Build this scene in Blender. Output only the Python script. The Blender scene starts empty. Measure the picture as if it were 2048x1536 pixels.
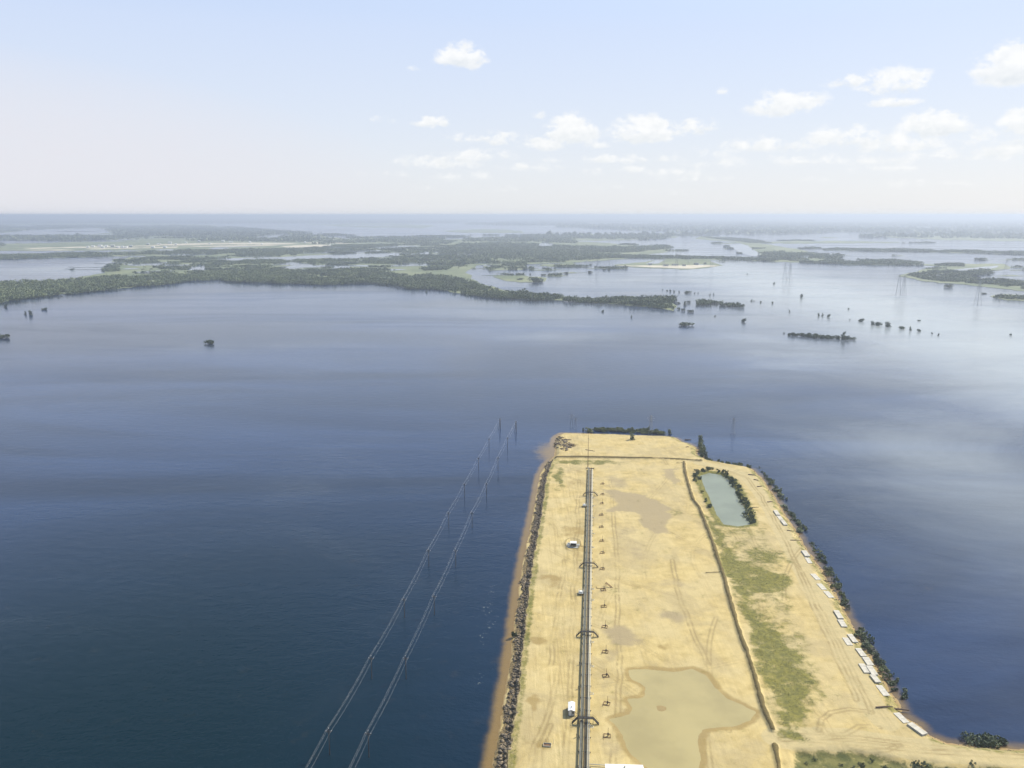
import bpy, math, random
import numpy as np
from mathutils import Vector
S = bpy.context.scene
C = S.collection
R = math.radians
# ------------------------------------------------------------------ camera
CAMH, FPX, PITCH = 200.0, 1671.0, R(11.44)
FAR = 70000.0
cam = bpy.data.cameras.new("camera"); camo = bpy.data.objects.new("camera", cam); C.objects.link(camo)
camo.location = (0, 0, CAMH); camo.rotation_euler = (R(90) - PITCH, 0, 0)
cam.sensor_width = 36.0; cam.lens = 36.0 * FPX / 2048.0
cam.clip_start = 1.0; cam.clip_end = 250000.0
S.camera = camo
# ------------------------------------------------------------------ sun + sky
SUN_EL, SUN_AZ = R(42), R(55)            # azimuth clockwise from +Y (view direction)
sun = bpy.data.lights.new("sun", 'SUN'); suno = bpy.data.objects.new("sun", sun); C.objects.link(suno)
sun.energy = 3.3; sun.angle = R(0.5); sun.color = (1.0, 0.93, 0.78)
sd = Vector((math.sin(SUN_AZ) * math.cos(SUN_EL), math.cos(SUN_AZ) * math.cos(SUN_EL), math.sin(SUN_EL)))
suno.rotation_euler = sd.to_track_quat('Z', 'Y').to_euler()
S.view_settings.view_transform = 'Standard'; S.view_settings.look = 'None'
S.view_settings.gamma = 1.0; S.view_settings.exposure = 0.80; S.view_settings.use_curve_mapping = False
W = bpy.data.worlds.new("World"); S.world = W; W.use_nodes = True

def pxdir(px, py):
    cp, sp = math.cos(PITCH), math.sin(PITCH)
    u = 768.0 - py; v = Vector((px - 1024.0, FPX * cp + u * sp, -FPX * sp + u * cp))
    return v.normalized()
def P(px, py, z=0.0):
    """where the sight line of a photo pixel meets the level z, as a world point"""
    v = pxdir(px, py)
    if v.z > -0.00285: v = Vector((v.x, v.y, -0.00285))
    t = (z - CAMH) / v.z
    return (v.x * t, v.y * t)

def build_world():
    nt = W.node_tree; N = nt.nodes; L = nt.links
    for n in list(N): N.remove(n)
    out = N.new('ShaderNodeOutputWorld'); bg = N.new('ShaderNodeBackground')
    sky = N.new('ShaderNodeTexSky'); sky.sky_type = 'NISHITA'; sky.sun_disc = False
    sky.sun_elevation = SUN_EL; sky.sun_rotation = SUN_AZ
    sky.air_density = 1.0; sky.dust_density = 1.2; sky.ozone_density = 2.0; sky.altitude = 0
    tc = N.new('ShaderNodeTexCoord')
    def math_(op, a, b=None, c=None, clamp=False):
        n = N.new('ShaderNodeMath'); n.operation = op; n.use_clamp = clamp
        for i, x in enumerate((a, b, c)):
            if x is None: continue
            if isinstance(x, (int, float)): n.inputs[i].default_value = x
            else: L.new(x, n.inputs[i])
        return n.outputs[0]
    sx = N.new('ShaderNodeSeparateXYZ'); L.new(tc.outputs['Generated'], sx.inputs[0])
    az = math_('ARCTAN2', sx.outputs[0], sx.outputs[1]); el = math_('ARCSINE', sx.outputs[2])
    cb = N.new('ShaderNodeCombineXYZ'); L.new(az, cb.inputs[0]); L.new(math_('MULTIPLY', el, 1.5), cb.inputs[1])
    nz = N.new('ShaderNodeTexNoise'); nz.inputs['Scale'].default_value = 34; nz.inputs['Detail'].default_value = 9
    nz.inputs['Roughness'].default_value = 0.68; L.new(cb.outputs[0], nz.inputs['Vector'])
    nz2 = N.new('ShaderNodeTexNoise'); nz2.inputs['Scale'].default_value = 70; nz2.inputs['Detail'].default_value = 6
    nz2.inputs['Roughness'].default_value = 0.6; L.new(cb.outputs[0], nz2.inputs['Vector'])
    clouds = [(922,120,52,30,1),(828,138,14,8,.45),(755,241,48,9,.5),(862,246,44,17,.75),(1085,230,20,16,.5),
      (1143,268,52,40,1),(1085,292,46,18,.85),(1290,268,70,34,.95),(1395,256,44,22,.75),(885,328,80,20,.75),(1050,336,60,13,.6),
      (1450,183,20,12,.6),(1572,214,72,30,.9),(1700,165,45,17,.7),(1795,172,66,32,.85),(1790,206,50,13,.7),(1690,278,70,26,.8),
      (1790,292,80,26,.8),(1872,252,56,32,.95),(2030,140,64,42,1.1),(2050,250,40,32,.95),(1540,292,110,22,.65),(1995,302,70,28,.7),
      (1250,320,160,14,.6),(1650,325,260,16,.55),(540,315,30,8,.3),(622,312,26,8,.3)]
    # clouds further round the sky, outside the picture, so that a turned camera still sees some
    rng = random.Random(5)
    extra = [(rng.uniform(0.8, 5.6), R(rng.uniform(3, 16)), rng.uniform(.03, .07), rng.uniform(.012, .028), .9) for _ in range(12)]
    for _ in range(34):
        x = rng.uniform(760, 2060); y = rng.uniform(272, 385); q = (y - 250) / 130
        clouds.append((x, y, rng.uniform(40, 110) * (1.2 - .4 * q), rng.uniform(9, 20) * (1.25 - .6 * q), rng.uniform(.5, .8) * (1.05 - .4 * q)))
    m = None; mb = None
    lst = []
    for (x, y, w, h, s) in clouds:
        v = pxdir(x, y); lst.append((math.atan2(v.x, v.y), math.asin(v.z), w / FPX, h / FPX, s))
    for (a, e, w, h, s) in extra:
        a = a if a < math.pi else a - 2 * math.pi
        lst.append((a, e, w, h, s))
    for (a, e, w, h, s) in lst:
        dx = math_('MULTIPLY', math_('SUBTRACT', az, a), 1 / w)
        dy = math_('MULTIPLY', math_('SUBTRACT', el, e), 1 / h)
        dyy = math_('MAXIMUM', dy, math_('MULTIPLY', dy, -1.8))
        r2 = math_('ADD', math_('MULTIPLY', dx, dx), math_('MULTIPLY', dyy, dyy))
        f = math_('MULTIPLY', math_('SUBTRACT', 1.0, math_('MULTIPLY', r2, .55), clamp=True), s)
        # flat underside a touch greyer
        g = math_('MULTIPLY', f, math_('MULTIPLY', math_('SUBTRACT', 0.25, dy, clamp=True), 1.0))
        m = f if m is None else math_('MAXIMUM', m, f)
        mb = g if mb is None else math_('MAXIMUM', mb, g)
    dens = math_('SUBTRACT', math_('ADD', m, math_('MULTIPLY', math_('SUBTRACT', nz.outputs[0], .5), 2.7)), .30)
    mr = N.new('ShaderNodeMapRange'); mr.interpolation_type = 'SMOOTHSTEP'
    L.new(dens, mr.inputs[0]); mr.inputs[1].default_value = 0.0; mr.inputs[2].default_value = .50
    fac = math_('MULTIPLY', math_('MULTIPLY', mr.outputs[0], math_('MULTIPLY', m, 1.7, clamp=True)), .86)
    shade = math_('MULTIPLY', math_('ADD', math_('MULTIPLY', mb, 1.2), math_('MULTIPLY', math_('SUBTRACT', nz2.outputs[0], .45), 1.8)), .8, clamp=True)
    cc = N.new('ShaderNodeMixRGB'); L.new(shade, cc.inputs[0])
    K = 1.0
    cc.inputs[1].default_value = (5.9*K, 5.9*K, 5.85*K, 1); cc.inputs[2].default_value = (4.2*K, 4.5*K, 4.75*K, 1)
    # milky veil over the blue, thickest towards the horizon
    veil = N.new('ShaderNodeMixRGB')
    up = N.new('ShaderNodeMixRGB'); L.new(math_('MULTIPLY', el, 4.6, clamp=True), up.inputs[0])
    up.inputs[1].default_value = (4.85, 4.95, 5.1, 1); up.inputs[2].default_value = (3.75, 4.35, 5.6, 1)
    vf = math_('MAXIMUM', math_('MINIMUM', math_('SUBTRACT', 1.50, math_('MULTIPLY', el, 3.0)), .90), .06)
    L.new(vf, veil.inputs[0]); L.new(sky.outputs[0], veil.inputs[1]); L.new(up.outputs[0], veil.inputs[2])
    # a soft milky lilac-grey patch low on the left
    v = pxdir(60, 330); a0 = math.atan2(v.x, v.y); e0 = math.asin(v.z)
    dx = math_('MULTIPLY', math_('SUBTRACT', az, a0), 1 / .42); dy = math_('MULTIPLY', math_('SUBTRACT', el, math_('ADD', e0, math_('MULTIPLY', math_('SUBTRACT', az, a0), -.09))), 1 / .115)
    r2 = math_('ADD', math_('MULTIPLY', dx, dx), math_('MULTIPLY', dy, dy))
    cf = math_('MULTIPLY', math_('SUBTRACT', 1.0, r2, clamp=True), math_('ADD', .55, math_('MULTIPLY', nz.outputs[0], .6)), clamp=True)
    cs = N.new('ShaderNodeMixRGB'); L.new(math_('MULTIPLY', cf, .8), cs.inputs[0]); L.new(veil.outputs[0], cs.inputs[1]); cs.inputs[2].default_value = (4.65, 4.6, 4.95, 1)
    veil = cs
    mix = N.new('ShaderNodeMixRGB'); L.new(fac, mix.inputs[0]); L.new(veil.outputs[0], mix.inputs[1]); L.new(cc.outputs[0], mix.inputs[2])
    L.new(mix.outputs[0], bg.inputs[0]); bg.inputs[1].default_value = 0.10
    L.new(bg.outputs[0], out.inputs[0])
build_world()

# ------------------------------------------------------------------ helpers
def tag(o, label=None, cat=None, group=None, kind=None):
    if label: o['label'] = label
    if cat: o['category'] = cat
    if group: o['group'] = group
    if kind: o['kind'] = kind
    return o
def mesh_obj(name, V, F, m=None, parent=None, attrs=None, smooth=False, loc=None, rz=0.0):
    me = bpy.data.meshes.new(name)
    V = np.asarray(V, dtype=np.float32)
    if isinstance(F, np.ndarray):
        k = F.shape[1]; nf = F.shape[0]
        me.vertices.add(len(V)); me.vertices.foreach_set('co', V.ravel())
        me.loops.add(nf * k); me.loops.foreach_set('vertex_index', F.astype(np.int32).ravel())
        me.polygons.add(nf); me.polygons.foreach_set('loop_start', np.arange(0, nf * k, k, dtype=np.int32))
        me.update(calc_edges=True); me.validate()
    else:
        me.from_pydata([tuple(map(float, v)) for v in V], [], [list(map(int, f)) for f in F]); me.update()
    if attrs:
        for k_, a in attrs.items():
            at = me.attributes.new(k_, 'FLOAT', 'POINT'); at.data.foreach_set('value', np.asarray(a, dtype=np.float32))
    if smooth: me.polygons.foreach_set('use_smooth', np.ones(len(me.polygons), dtype=bool))
    if m: me.materials.append(m)
    o = bpy.data.objects.new(name, me); C.objects.link(o)
    if parent: o.parent = parent
    if loc is not None: o.location = loc
    if rz: o.rotation_euler = (0, 0, rz)
    return o
def empty(name, label, cat, loc, rz=0.0, group=None):
    o = bpy.data.objects.new(name, None); C.objects.link(o); o.location = loc; o.rotation_euler = (0, 0, rz)
    o.empty_display_size = .5
    return tag(o, label, cat, group)
class MB:
    def __init__(s): s.V = []; s.F = []
    def add(s, V, F):
        n = len(s.V); s.V += [tuple(v) for v in V]; s.F += [[i + n for i in f] for f in F]; return s
    def box(s, x0, x1, y0, y1, z0, z1):
        V = [(x, y, z) for z in (z0, z1) for y in (y0, y1) for x in (x0, x1)]
        return s.add(V, [(0,2,3,1),(4,5,7,6),(0,1,5,4),(2,6,7,3),(0,4,6,2),(1,3,7,5)])
    def tube(s, pts, r, n=8, cap=True):
        pts = [Vector(p) for p in pts]; rings = []
        for i, p in enumerate(pts):
            a = pts[max(i - 1, 0)]; b = pts[min(i + 1, len(pts) - 1)]
            d = (b - a).normalized(); ref = Vector((0, 0, 1)) if abs(d.z) < .9 else Vector((1, 0, 0))
            u = d.cross(ref).normalized(); w = d.cross(u)
            rr = r[i] if isinstance(r, (list, tuple)) else r
            if 0 < i < len(pts) - 1:
                c = (pts[i] - a).normalized().dot((b - pts[i]).normalized()); rr = rr / max(.5, math.sqrt(max(.05, (1 + c) / 2)))
            rings.append([p + (u * math.cos(2*math.pi*k/n) + w * math.sin(2*math.pi*k/n)) * rr for k in range(n)])
        V = [v for r_ in rings for v in r_]; F = []
        for i in range(len(rings) - 1):
            for k in range(n):
                F.append((i*n+k, i*n+(k+1) % n, (i+1)*n+(k+1) % n, (i+1)*n+k))
        if cap: F.append(tuple(range(n))[::-1]); F.append(tuple((len(rings)-1)*n+k for k in range(n)))
        return s.add(V, F)
    def beam(s, a, b, w, h):
        a = Vector(a); b = Vector(b); d = (b - a).normalized()
        ref = Vector((0, 0, 1)) if abs(d.z) < .95 else Vector((0, 1, 0))
        u = d.cross(ref).normalized() * w / 2; v = d.cross(u).normalized() * h / 2
        V = [p + su * u + sv * v for p in (a, b) for su, sv in ((-1,-1),(1,-1),(1,1),(-1,1))]
        return s.add(V, [(0,1,2,3),(7,6,5,4),(0,4,5,1),(1,5,6,2),(2,6,7,3),(3,7,4,0)])
    def build(s, name, m, parent=None, **k): return mesh_obj(name, s.V, s.F, m, parent, **k)
def copy_tree(o, parent=None):
    c = o.copy(); C.objects.link(c); c.parent = parent
    for ch in [x for x in o.children]: copy_tree(ch, c)
    return c
ORD = ['first','second','third','fourth','fifth','sixth','seventh','eighth','ninth','tenth','eleventh','twelfth','thirteenth',
  'fourteenth','fifteenth','sixteenth','seventeenth','eighteenth','nineteenth']
TENS = {2:'twent',3:'thirt',4:'fort',5:'fift',6:'sixt',7:'sevent',8:'eight',9:'ninet'}
def nth(i):
    if i < 19: return ORD[i]
    n = i + 1
    if n >= 100: return 'hundred and ' + nth(n - 101) if n > 100 else 'hundredth'
    return TENS[n//10] + 'ieth' if n % 10 == 0 else TENS[n//10] + 'y ' + ORD[n % 10 - 1]

# ------------------------------------------------------------------ materials
class NT:
    def __init__(s, name):
        s.m = bpy.data.materials.new(name); s.m.use_nodes = True; s.t = s.m.node_tree
        s.N = s.t.nodes; s.L = s.t.links; s.b = s.N['Principled BSDF']
        s.tc = s.N.new('ShaderNodeTexCoord')
    def setv(s, sock, x):
        if isinstance(x, (int, float)): sock.default_value = x
        elif isinstance(x, (tuple, list)): sock.default_value = tuple(x) + ((1,) if len(x) == 3 and len(sock.default_value) == 4 else ())
        else: s.L.new(x, sock)
    def math(s, op, a, b=None, clamp=False):
        n = s.N.new('ShaderNodeMath'); n.operation = op; n.use_clamp = clamp
        s.setv(n.inputs[0], a)
        if b is not None: s.setv(n.inputs[1], b)
        return n.outputs[0]
    def noise(s, scale, detail=4, rough=.55, stretch=None, rot=0.0, coord='Object', dist=0.0):
        n = s.N.new('ShaderNodeTexNoise'); n.inputs['Scale'].default_value = scale
        n.inputs['Detail'].default_value = detail; n.inputs['Roughness'].default_value = rough; n.inputs['Distortion'].default_value = dist
        mp = s.N.new('ShaderNodeMapping'); s.L.new(s.tc.outputs[coord], mp.inputs[0])
        if stretch: mp.inputs['Scale'].default_value = stretch
        mp.inputs['Rotation'].default_value = (0, 0, rot)
        s.L.new(mp.outputs[0], n.inputs['Vector']); return n.outputs[0]
    def attr(s, name):
        n = s.N.new('ShaderNodeAttribute'); n.attribute_name = name; return n.outputs['Fac']
    def mix(s, f, a, b, mode='MIX'):
        n = s.N.new('ShaderNodeMixRGB'); n.blend_type = mode
        s.setv(n.inputs[0], f); s.setv(n.inputs[1], a); s.setv(n.inputs[2], b); return n.outputs[0]
    def ramp(s, x, lo, hi):
        n = s.N.new('ShaderNodeMapRange'); n.interpolation_type = 'SMOOTHSTEP'
        s.L.new(x, n.inputs[0]); n.inputs[1].default_value = lo; n.inputs[2].default_value = hi; return n.outputs[0]
    def bump(s, h, strength, dist):
        n = s.N.new('ShaderNodeBump'); n.inputs['Strength'].default_value = strength; n.inputs['Distance'].default_value = dist
        s.L.new(h, n.inputs['Height']); s.L.new(n.outputs[0], s.b.inputs['Normal']); return n
    def col(s, c): s.setv(s.b.inputs['Base Color'], c)
    def rough(s, r): s.setv(s.b.inputs['Roughness'], r)
def simple(name, c, rough=.7, metal=0.0, var=.25, scale=1.5, c2=None):
    n = NT(name); f = n.noise(scale, 5, .6)
    d = tuple(x * (1 - var) for x in c) if c2 is None else c2
    n.col(n.mix(n.ramp(f, .35, .68), c, d)); n.rough(rough); n.b.inputs['Metallic'].default_value = metal
    return n.m
def leafmat(name, a, b, scale=.35):
    n = NT(name); f = n.noise(scale, 4, .6, coord='Object')
    c = n.mix(n.ramp(f, .35, .65), a, b)
    oi = n.N.new('ShaderNodeObjectInfo')
    c2 = n.mix(n.math('MULTIPLY', oi.outputs['Random'], .35), c, tuple(x * 1.5 for x in b))
    n.col(c2); n.rough(.75); n.b.inputs['Specular IOR Level'].default_value = .25
    return n.m
M = {}
M['leaf'] = leafmat('foliage_dark', (.08, .10, .062), (.14, .165, .09))
M['leaf2'] = leafmat('foliage_olive', (.09, .11, .05), (.17, .185, .08))
M['wood_far'] = leafmat('woodland_leaves', (.055, .08, .045), (.17, .20, .095), .02)
M['reed'] = leafmat('reed_leaves', (.12, .12, .035), (.21, .19, .06))
M['bark'] = simple('bark', (.11, .085, .06), .9)
M['concrete'] = simple('concrete_slab', (.60, .565, .47), .85, var=.25, scale=.6)
M['white'] = simple('white_paint', (.78, .78, .74), .5, var=.12, scale=1)
M['galv'] = simple('light_pipe_cladding', (.56, .54, .43), .5, .1, .18, .5)
M['greypipe'] = simple('grey_pipe', (.20, .20, .14), .55, .2, .3, .4)
M['dark'] = simple('dark_steel', (.055, .05, .042), .6, .2, .3, .7)
M['tray'] = simple('cable_tray_cover', (.15, .15, .115), .6, .1, .35, .3)
M['rust'] = simple('rusty_steel', (.22, .12, .06), .85, 0, .4, 1.0)
M['pole'] = simple('weathered_pole', (.06, .055, .05), .9)
M['wire'] = simple('aluminium_wire', (.75, .75, .72), .35, 0, .05)
M['lattice'] = simple('galvanised_lattice', (.30, .31, .31), .6, .3, .2, .2)
M['roofw'] = simple('pale_sheet_roof', (.86, .86, .83), .5, 0, .06, .5)
M['wallg'] = simple('grey_panel_wall', (.42, .43, .40), .7, 0, .12, .5)
M['glass'] = simple('dark_window', (.03, .035, .04), .15, 0, .1)
M['deadwood'] = simple('dead_wood', (.16, .115, .08), .9)
M['rock'] = simple('broken_rock', (.27, .215, .14), .9, 0, .6, .6, (.085, .066, .042))

def water_mat():
    n = NT('lake_water')
    sh = n.attr('shallow'); meadow_glare = n.attr('meadow'); pale = n.attr('pale')  # the meadow attribute also carries painted sun glare
    big = n.noise(.0026, 6, .62, (.45, 1.5, 1), -.12, dist=.6); mid = n.noise(.006, 7, .68, (.7, 1.0, 1), .3, dist=.7)
    deep = n.mix(n.ramp(big, .35, .68), (.002, .012, .036), (.022, .050, .125))
    deep = n.mix(n.attr('teal'), deep, (.001, .014, .020))  # window-glass colour cast put into the water colour
    c = n.mix(n.math('MULTIPLY', n.ramp(n.math('ADD', meadow_glare, n.math('MULTIPLY', n.math('SUBTRACT', mid, .5), .7)), -.02, 1.15), .97), deep, (.40, .44, .44))  # pale flooded ground, plus sun glare painted into the water colour
    c = n.mix(n.ramp(n.math('ADD', sh, n.math('MULTIPLY', n.math('SUBTRACT', n.noise(.09, 5, .65), .5), .75)), .05, .85), c, (.215, .145, .055))
    sp = n.ramp(n.noise(.5, 4, .7), .56, .70)
    c = n.mix(n.math('MULTIPLY', n.math('MULTIPLY', pale, sp), .7), c, (.35, .38, .34))
    n.col(c)
    # wind-ruffled and calmer lanes
    st = n.noise(.0035, 5, .62, (.35, 1.6, 1), -.25, dist=.8)
    n.rough(n.math('ADD', n.math('MULTIPLY', n.ramp(st, .38, .66), .13), .06))
    w1 = n.noise(.42, 3, .6, (1, 1.5, 1), .5); w2 = n.noise(.09, 3, .55, (1, 1.8, 1), .35)
    h = n.math('ADD', n.math('MULTIPLY', w1, .5), n.math('MULTIPLY', w2, 1.1))
    n.bump(h, .24, .8); n.b.inputs['IOR'].default_value = 1.33; n.b.inputs['Specular IOR Level'].default_value = .30; n.b.inputs['Specular Tint'].default_value = (.38, .62, .95, 1)
    return n.m
def pool_mat(name, c, rough=.12):
    n = NT(name); f = n.noise(.05, 4, .55)
    n.col(n.mix(n.ramp(f, .3, .7), c, tuple(x * .82 for x in c))); n.rough(rough)
    n.bump(n.noise(1.2, 3), .12, .1); n.b.inputs['IOR'].default_value = 1.33
    return n.m
M['water'] = water_mat()
M['puddle'] = pool_mat('muddy_puddle', (.43, .36, .165), .3)
M['pond'] = pool_mat('pond_water', (.25, .28, .205), .3)
M['pool'] = pool_mat('flood_pool_water', (.10, .13, .15), .10)
def land_mat():
    n = NT('marsh_land'); a = n.noise(.006, 6, .65, (1, .5, 1)); b = n.noise(.05, 4, .6)
    c = n.mix(n.ramp(a, .36, .64), (.12, .155, .075), (.22, .245, .125))
    c = n.mix(n.math('MULTIPLY', n.ramp(b, .45, .7), .5), c, (.06, .085, .04)); n.col(c); n.rough(.95); return n.m
M['land'] = land_mat()
M['sandfar'] = simple('far_sand', (.62, .56, .42), .95, 0, .2, .01)
M['farwood'] = simple('far_forest_floor', (.028, .042, .034), .95, 0, .4, .004)

def pad_mat():
    n = NT('pad_sand')
    A = lambda k: n.attr(k)
    rk = R(-5.5)
    fine = n.noise(1.6, 6, .7); mid = n.noise(.16, 6, .62, dist=.4); big = n.noise(.03, 4, .6)
    streak = n.noise(1.0, 5, .65, (.75, .035, 1), rk); blot = n.noise(.55, 5, .7)
    c = n.mix(n.ramp(mid, .30, .70), (.64, .525, .27), (.50, .40, .19))
    c = n.mix(n.math('MULTIPLY', n.ramp(big, .42, .62), .5), c, (.58, .50, .31))
    c = n.mix(n.math('MULTIPLY', n.ramp(fine, .55, .75), .38), c, (.37, .285, .13))
    c = n.mix(n.math('MULTIPLY', n.math('MULTIPLY', n.ramp(streak, .52, .64), A('track')), .55), c, (.40, .31, .155))
    c = n.mix(n.math('MULTIPLY', n.math('MULTIPLY', n.ramp(streak, .46, .36), A('track')), .45), c, (.74, .62, .36))
    c = n.mix(n.math('MULTIPLY', n.ramp(n.noise(.045, 7, .72, (1, .6, 1), dist=.6), .45, .64), .62), c, (.42, .35, .21))
    road = n.ramp(n.math('ADD', A('road'), n.math('MULTIPLY', n.math('SUBTRACT', mid, .5), .8)), .3, .75)
    rc = n.mix(n.ramp(n.noise(.25, 5, .65), .35, .7), (.50, .43, .26), (.58, .49, .29))
    c = n.mix(n.math('MULTIPLY', road, .85), c, rc)
    c = n.mix(n.math('MULTIPLY', n.math('MULTIPLY', A('rut'), n.ramp(mid, .25, .5)), .85), c, (.33, .26, .13))
    wet = n.ramp(n.math('ADD', A('wet'), n.math('MULTIPLY', n.math('SUBTRACT', mid, .5), .9)), .15, .95)
    c = n.mix(n.math('MULTIPLY', wet, .9), c, (.37, .305, .19))
    damp = n.ramp(n.math('ADD', A('damp'), n.math('MULTIPLY', n.math('SUBTRACT', mid, .5), .9)), .20, .90)
    c = n.mix(n.math('MULTIPLY', damp, .75), c, (.33, .245, .10))
    shore = n.ramp(n.math('ADD', A('shore'), n.math('MULTIPLY', n.math('SUBTRACT', blot, .5), .5)), .35, .7)
    c = n.mix(n.math('MULTIPLY', shore, .8), c, (.33, .235, .12))
    rub = n.ramp(n.math('ADD', A('rubble'), n.math('MULTIPLY', n.math('SUBTRACT', blot, .5), .8)), .4, .65)
    c = n.mix(rub, c, n.mix(n.ramp(fine, .4, .6), (.10, .078, .045), (.30, .235, .13)))
    veg = n.ramp(n.math('ADD', A('veg'), n.math('MULTIPLY', n.math('SUBTRACT', n.noise(.16, 8, .78), .5), 3.0)), .14, .92)
    vc = n.mix(n.ramp(blot, .35, .65), (.21, .205, .04), (.085, .105, .025))
    c = n.mix(n.math('MULTIPLY', veg, .86), c, vc)
    marsh = n.ramp(n.math('ADD', A('marsh'), n.math('MULTIPLY', n.math('SUBTRACT', n.noise(.22, 7, .75), .5), 2.6)), .35, .95)
    c = n.mix(marsh, c, n.mix(n.ramp(mid, .4, .65), (.20, .195, .075), (.10, .115, .045)))
    bm = n.ramp(n.math('ADD', A('berm'), n.math('MULTIPLY', n.math('SUBTRACT', blot, .5), .7)), .38, .62)
    c = n.mix(n.math('MULTIPLY', bm, .93), c, n.mix(n.ramp(fine, .42, .62), (.105, .085, .035), (.20, .155, .065)))
    c = n.mix(1.0, c, (.91, .88, .77), 'MULTIPLY')
    n.col(c)
    n.rough(n.math('SUBTRACT', .95, n.math('MULTIPLY', wet, .25))); n.b.inputs['Specular IOR Level'].default_value = .25
    n.bump(n.math('ADD', n.math('MULTIPLY', fine, .25), n.math('ADD', n.math('MULTIPLY', blot, .5), n.math('MULTIPLY', streak, .3))), .6, .5)
    return n.m
M['pad'] = pad_mat()

# ------------------------------------------------------------------ 2D geometry tools (numpy)
def poly_world(pts, z=0.0): return np.array([P(x, y, z) for x, y in pts])
def seg_dist(X, Y, poly, closed=True):
    d = np.full(X.shape, 1e9); n = len(poly)
    for i in range(n if closed else n - 1):
        a = poly[i]; b = poly[(i + 1) % n]; e = b - a; L2 = max(float(e @ e), 1e-9)
        t = np.clip(((X - a[0]) * e[0] + (Y - a[1]) * e[1]) / L2, 0, 1)
        d = np.minimum(d, (X - a[0] - t * e[0])**2 + (Y - a[1] - t * e[1])**2)
    return np.sqrt(d)
def inside(X, Y, poly):
    r = np.zeros(X.shape, dtype=bool); n = len(poly)
    for i in range(n):
        a = poly[i]; b = poly[(i + 1) % n]
        if a[1] == b[1]: continue
        c = ((a[1] > Y) != (b[1] > Y)) & (X < (b[0] - a[0]) * (Y - a[1]) / (b[1] - a[1]) + a[0]); r ^= c
    return r
def sdf(X, Y, poly): return np.where(inside(X, Y, poly), 1.0, -1.0) * seg_dist(X, Y, poly)
def sstep(x, a, b):
    t = np.clip((x - a) / (b - a), 0, 1); return t * t * (3 - 2 * t)
def vnoise(X, Y, s, seed=0):
    """value noise with period-free lattice hashing"""
    x = X / s; y = Y / s; xi = np.floor(x).astype(np.int64); yi = np.floor(y).astype(np.int64); fx = x - xi; fy = y - yi
    fx = fx*fx*(3-2*fx); fy = fy*fy*(3-2*fy)
    def h(a, b):
        v = (a * 374761393 + b * 668265263 + seed * 974634777) & 0x7fffffff
        v = ((v ^ (v >> 13)) * 1274126177) & 0x7fffffff
        return ((v ^ (v >> 16)) & 0xffff) / 65535.0
    return (h(xi,yi)*(1-fx)+h(xi+1,yi)*fx)*(1-fy)+(h(xi,yi+1)*(1-fx)+h(xi+1,yi+1)*fx)*fy
def fbm(X, Y, s, seed=0, o=4):
    r = 0; a = .5; t = 0
    for k in range(o): r = r + a * vnoise(X, Y, s / 2**k, seed + k); t += a; a *= .5
    return r / t

# ------------------------------------------------------------------ the sand embankment
SHORE = [(960,1800),(970,1660),(980,1560),(984,1536),(989,1500),(1002,1440),(1008,1400),(1018,1340),(1024,1290),(1030,1235),(1037,1180),
  (1048,1115),(1056,1080),(1066,1030),(1074,980),(1080,950),(1092,928),(1108,912),(1110,900),(1106,888),(1112,874),(1124,867),(1165,868),(1215,869),(1262,871),
  (1330,873),(1352,876),(1366,884),(1385,890),(1396,898),(1398,912),(1421,922),(1454,929),(1492,935),(1505,938),(1523,954),(1543,982),(1561,1010),(1579,1043),
  (1599,1071),(1609,1089),(1632,1119),(1657,1160),(1678,1195),(1697,1232),(1723,1282),(1745,1317),(1773,1365),(1792,1396),(1803,1417),
  (1806,1430),(1820,1438),(1838,1448),(1858,1469),(1894,1486),(1960,1493),(2048,1497),(2300,1505),(2700,1510),(2700,1800)]
shore = poly_world(SHORE, 0.0)
ZP = 2.5
gx = np.arange(-34, 330, .62); gy = np.arange(196, 800, .80)
X, Y = np.meshgrid(gx, gy)
wob = (fbm(X, Y, 9, 3) - .5) * 3.0
sd0 = sdf(X, Y, shore)
sds = sd0 + wob * .8
def pw(pts, z=ZP): return poly_world(pts, z)
# left bank is steeper and cliffy, right bank softer
leftm = sstep(-X, -90, -60) * 0
tt = sstep(sds, 0.3, 6.5)
H = np.where(sds > 0, ZP * tt, np.maximum(sds * .18, -3.0))
cliff = sdf(X, Y, pw([(1010,1560),(1022,1480),(1035,1400),(1040,1340),(1048,1250),(1058,1190),(1068,1110),(1076,1080),(1088,1010),(1094,960),(1102,925),(1112,914),
   (1180,912),(1400,918),(1440,925),(1460,1000),(1500,1200),(1500,1560),(1500,1800),(990,1800)], ZP))
leftside = (X < 62) 
# far apron beyond the cross bund is lower
apron = inside(X, Y, pw([(1050,918),(1110,915),(1180,914),(1300,917),(1400,922),(1440,860),(1040,850)]))
H = np.where(apron & (H > 1.5), 1.5 + (H - 1.5) * .3, H)
# rim drop along the left: ground stays low until the broken edge
edge_l = poly_world([(1013,1545),(1018,1500),(1026,1440),(1034,1400),(1040,1340),(1046,1290),(1050,1240),(1058,1180),(1067,1110),(1077,1060),(1086,1000),(1094,950),(1106,918)], ZP)
dl = seg_dist(X, Y, edge_l, False) 
ex = np.interp(Y, edge_l[:, 1], edge_l[:, 0]); lz = (Y > edge_l[0, 1] - 60) & (Y < edge_l[-1, 1])
offs = X - ex + (fbm(X, Y, 5, 21) - .5) * 2.2
hl = ZP * (0.28 * sstep(offs, -8, -1.0) + .72 * sstep(offs, -1.6, .4))
H = np.where(lz & (X < ex + 12) & (sd0 > 0), np.minimum(H * 0 + hl, np.where(sds > 0, hl, -.2)), H)
rub = np.where(lz & (offs < .3), sstep(sd0, -1.5, 1.5) * sstep(offs + 2.4*(fbm(X, Y, 6, 33) - .5)*2, -6.5, -3.8), 0.0)
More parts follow.
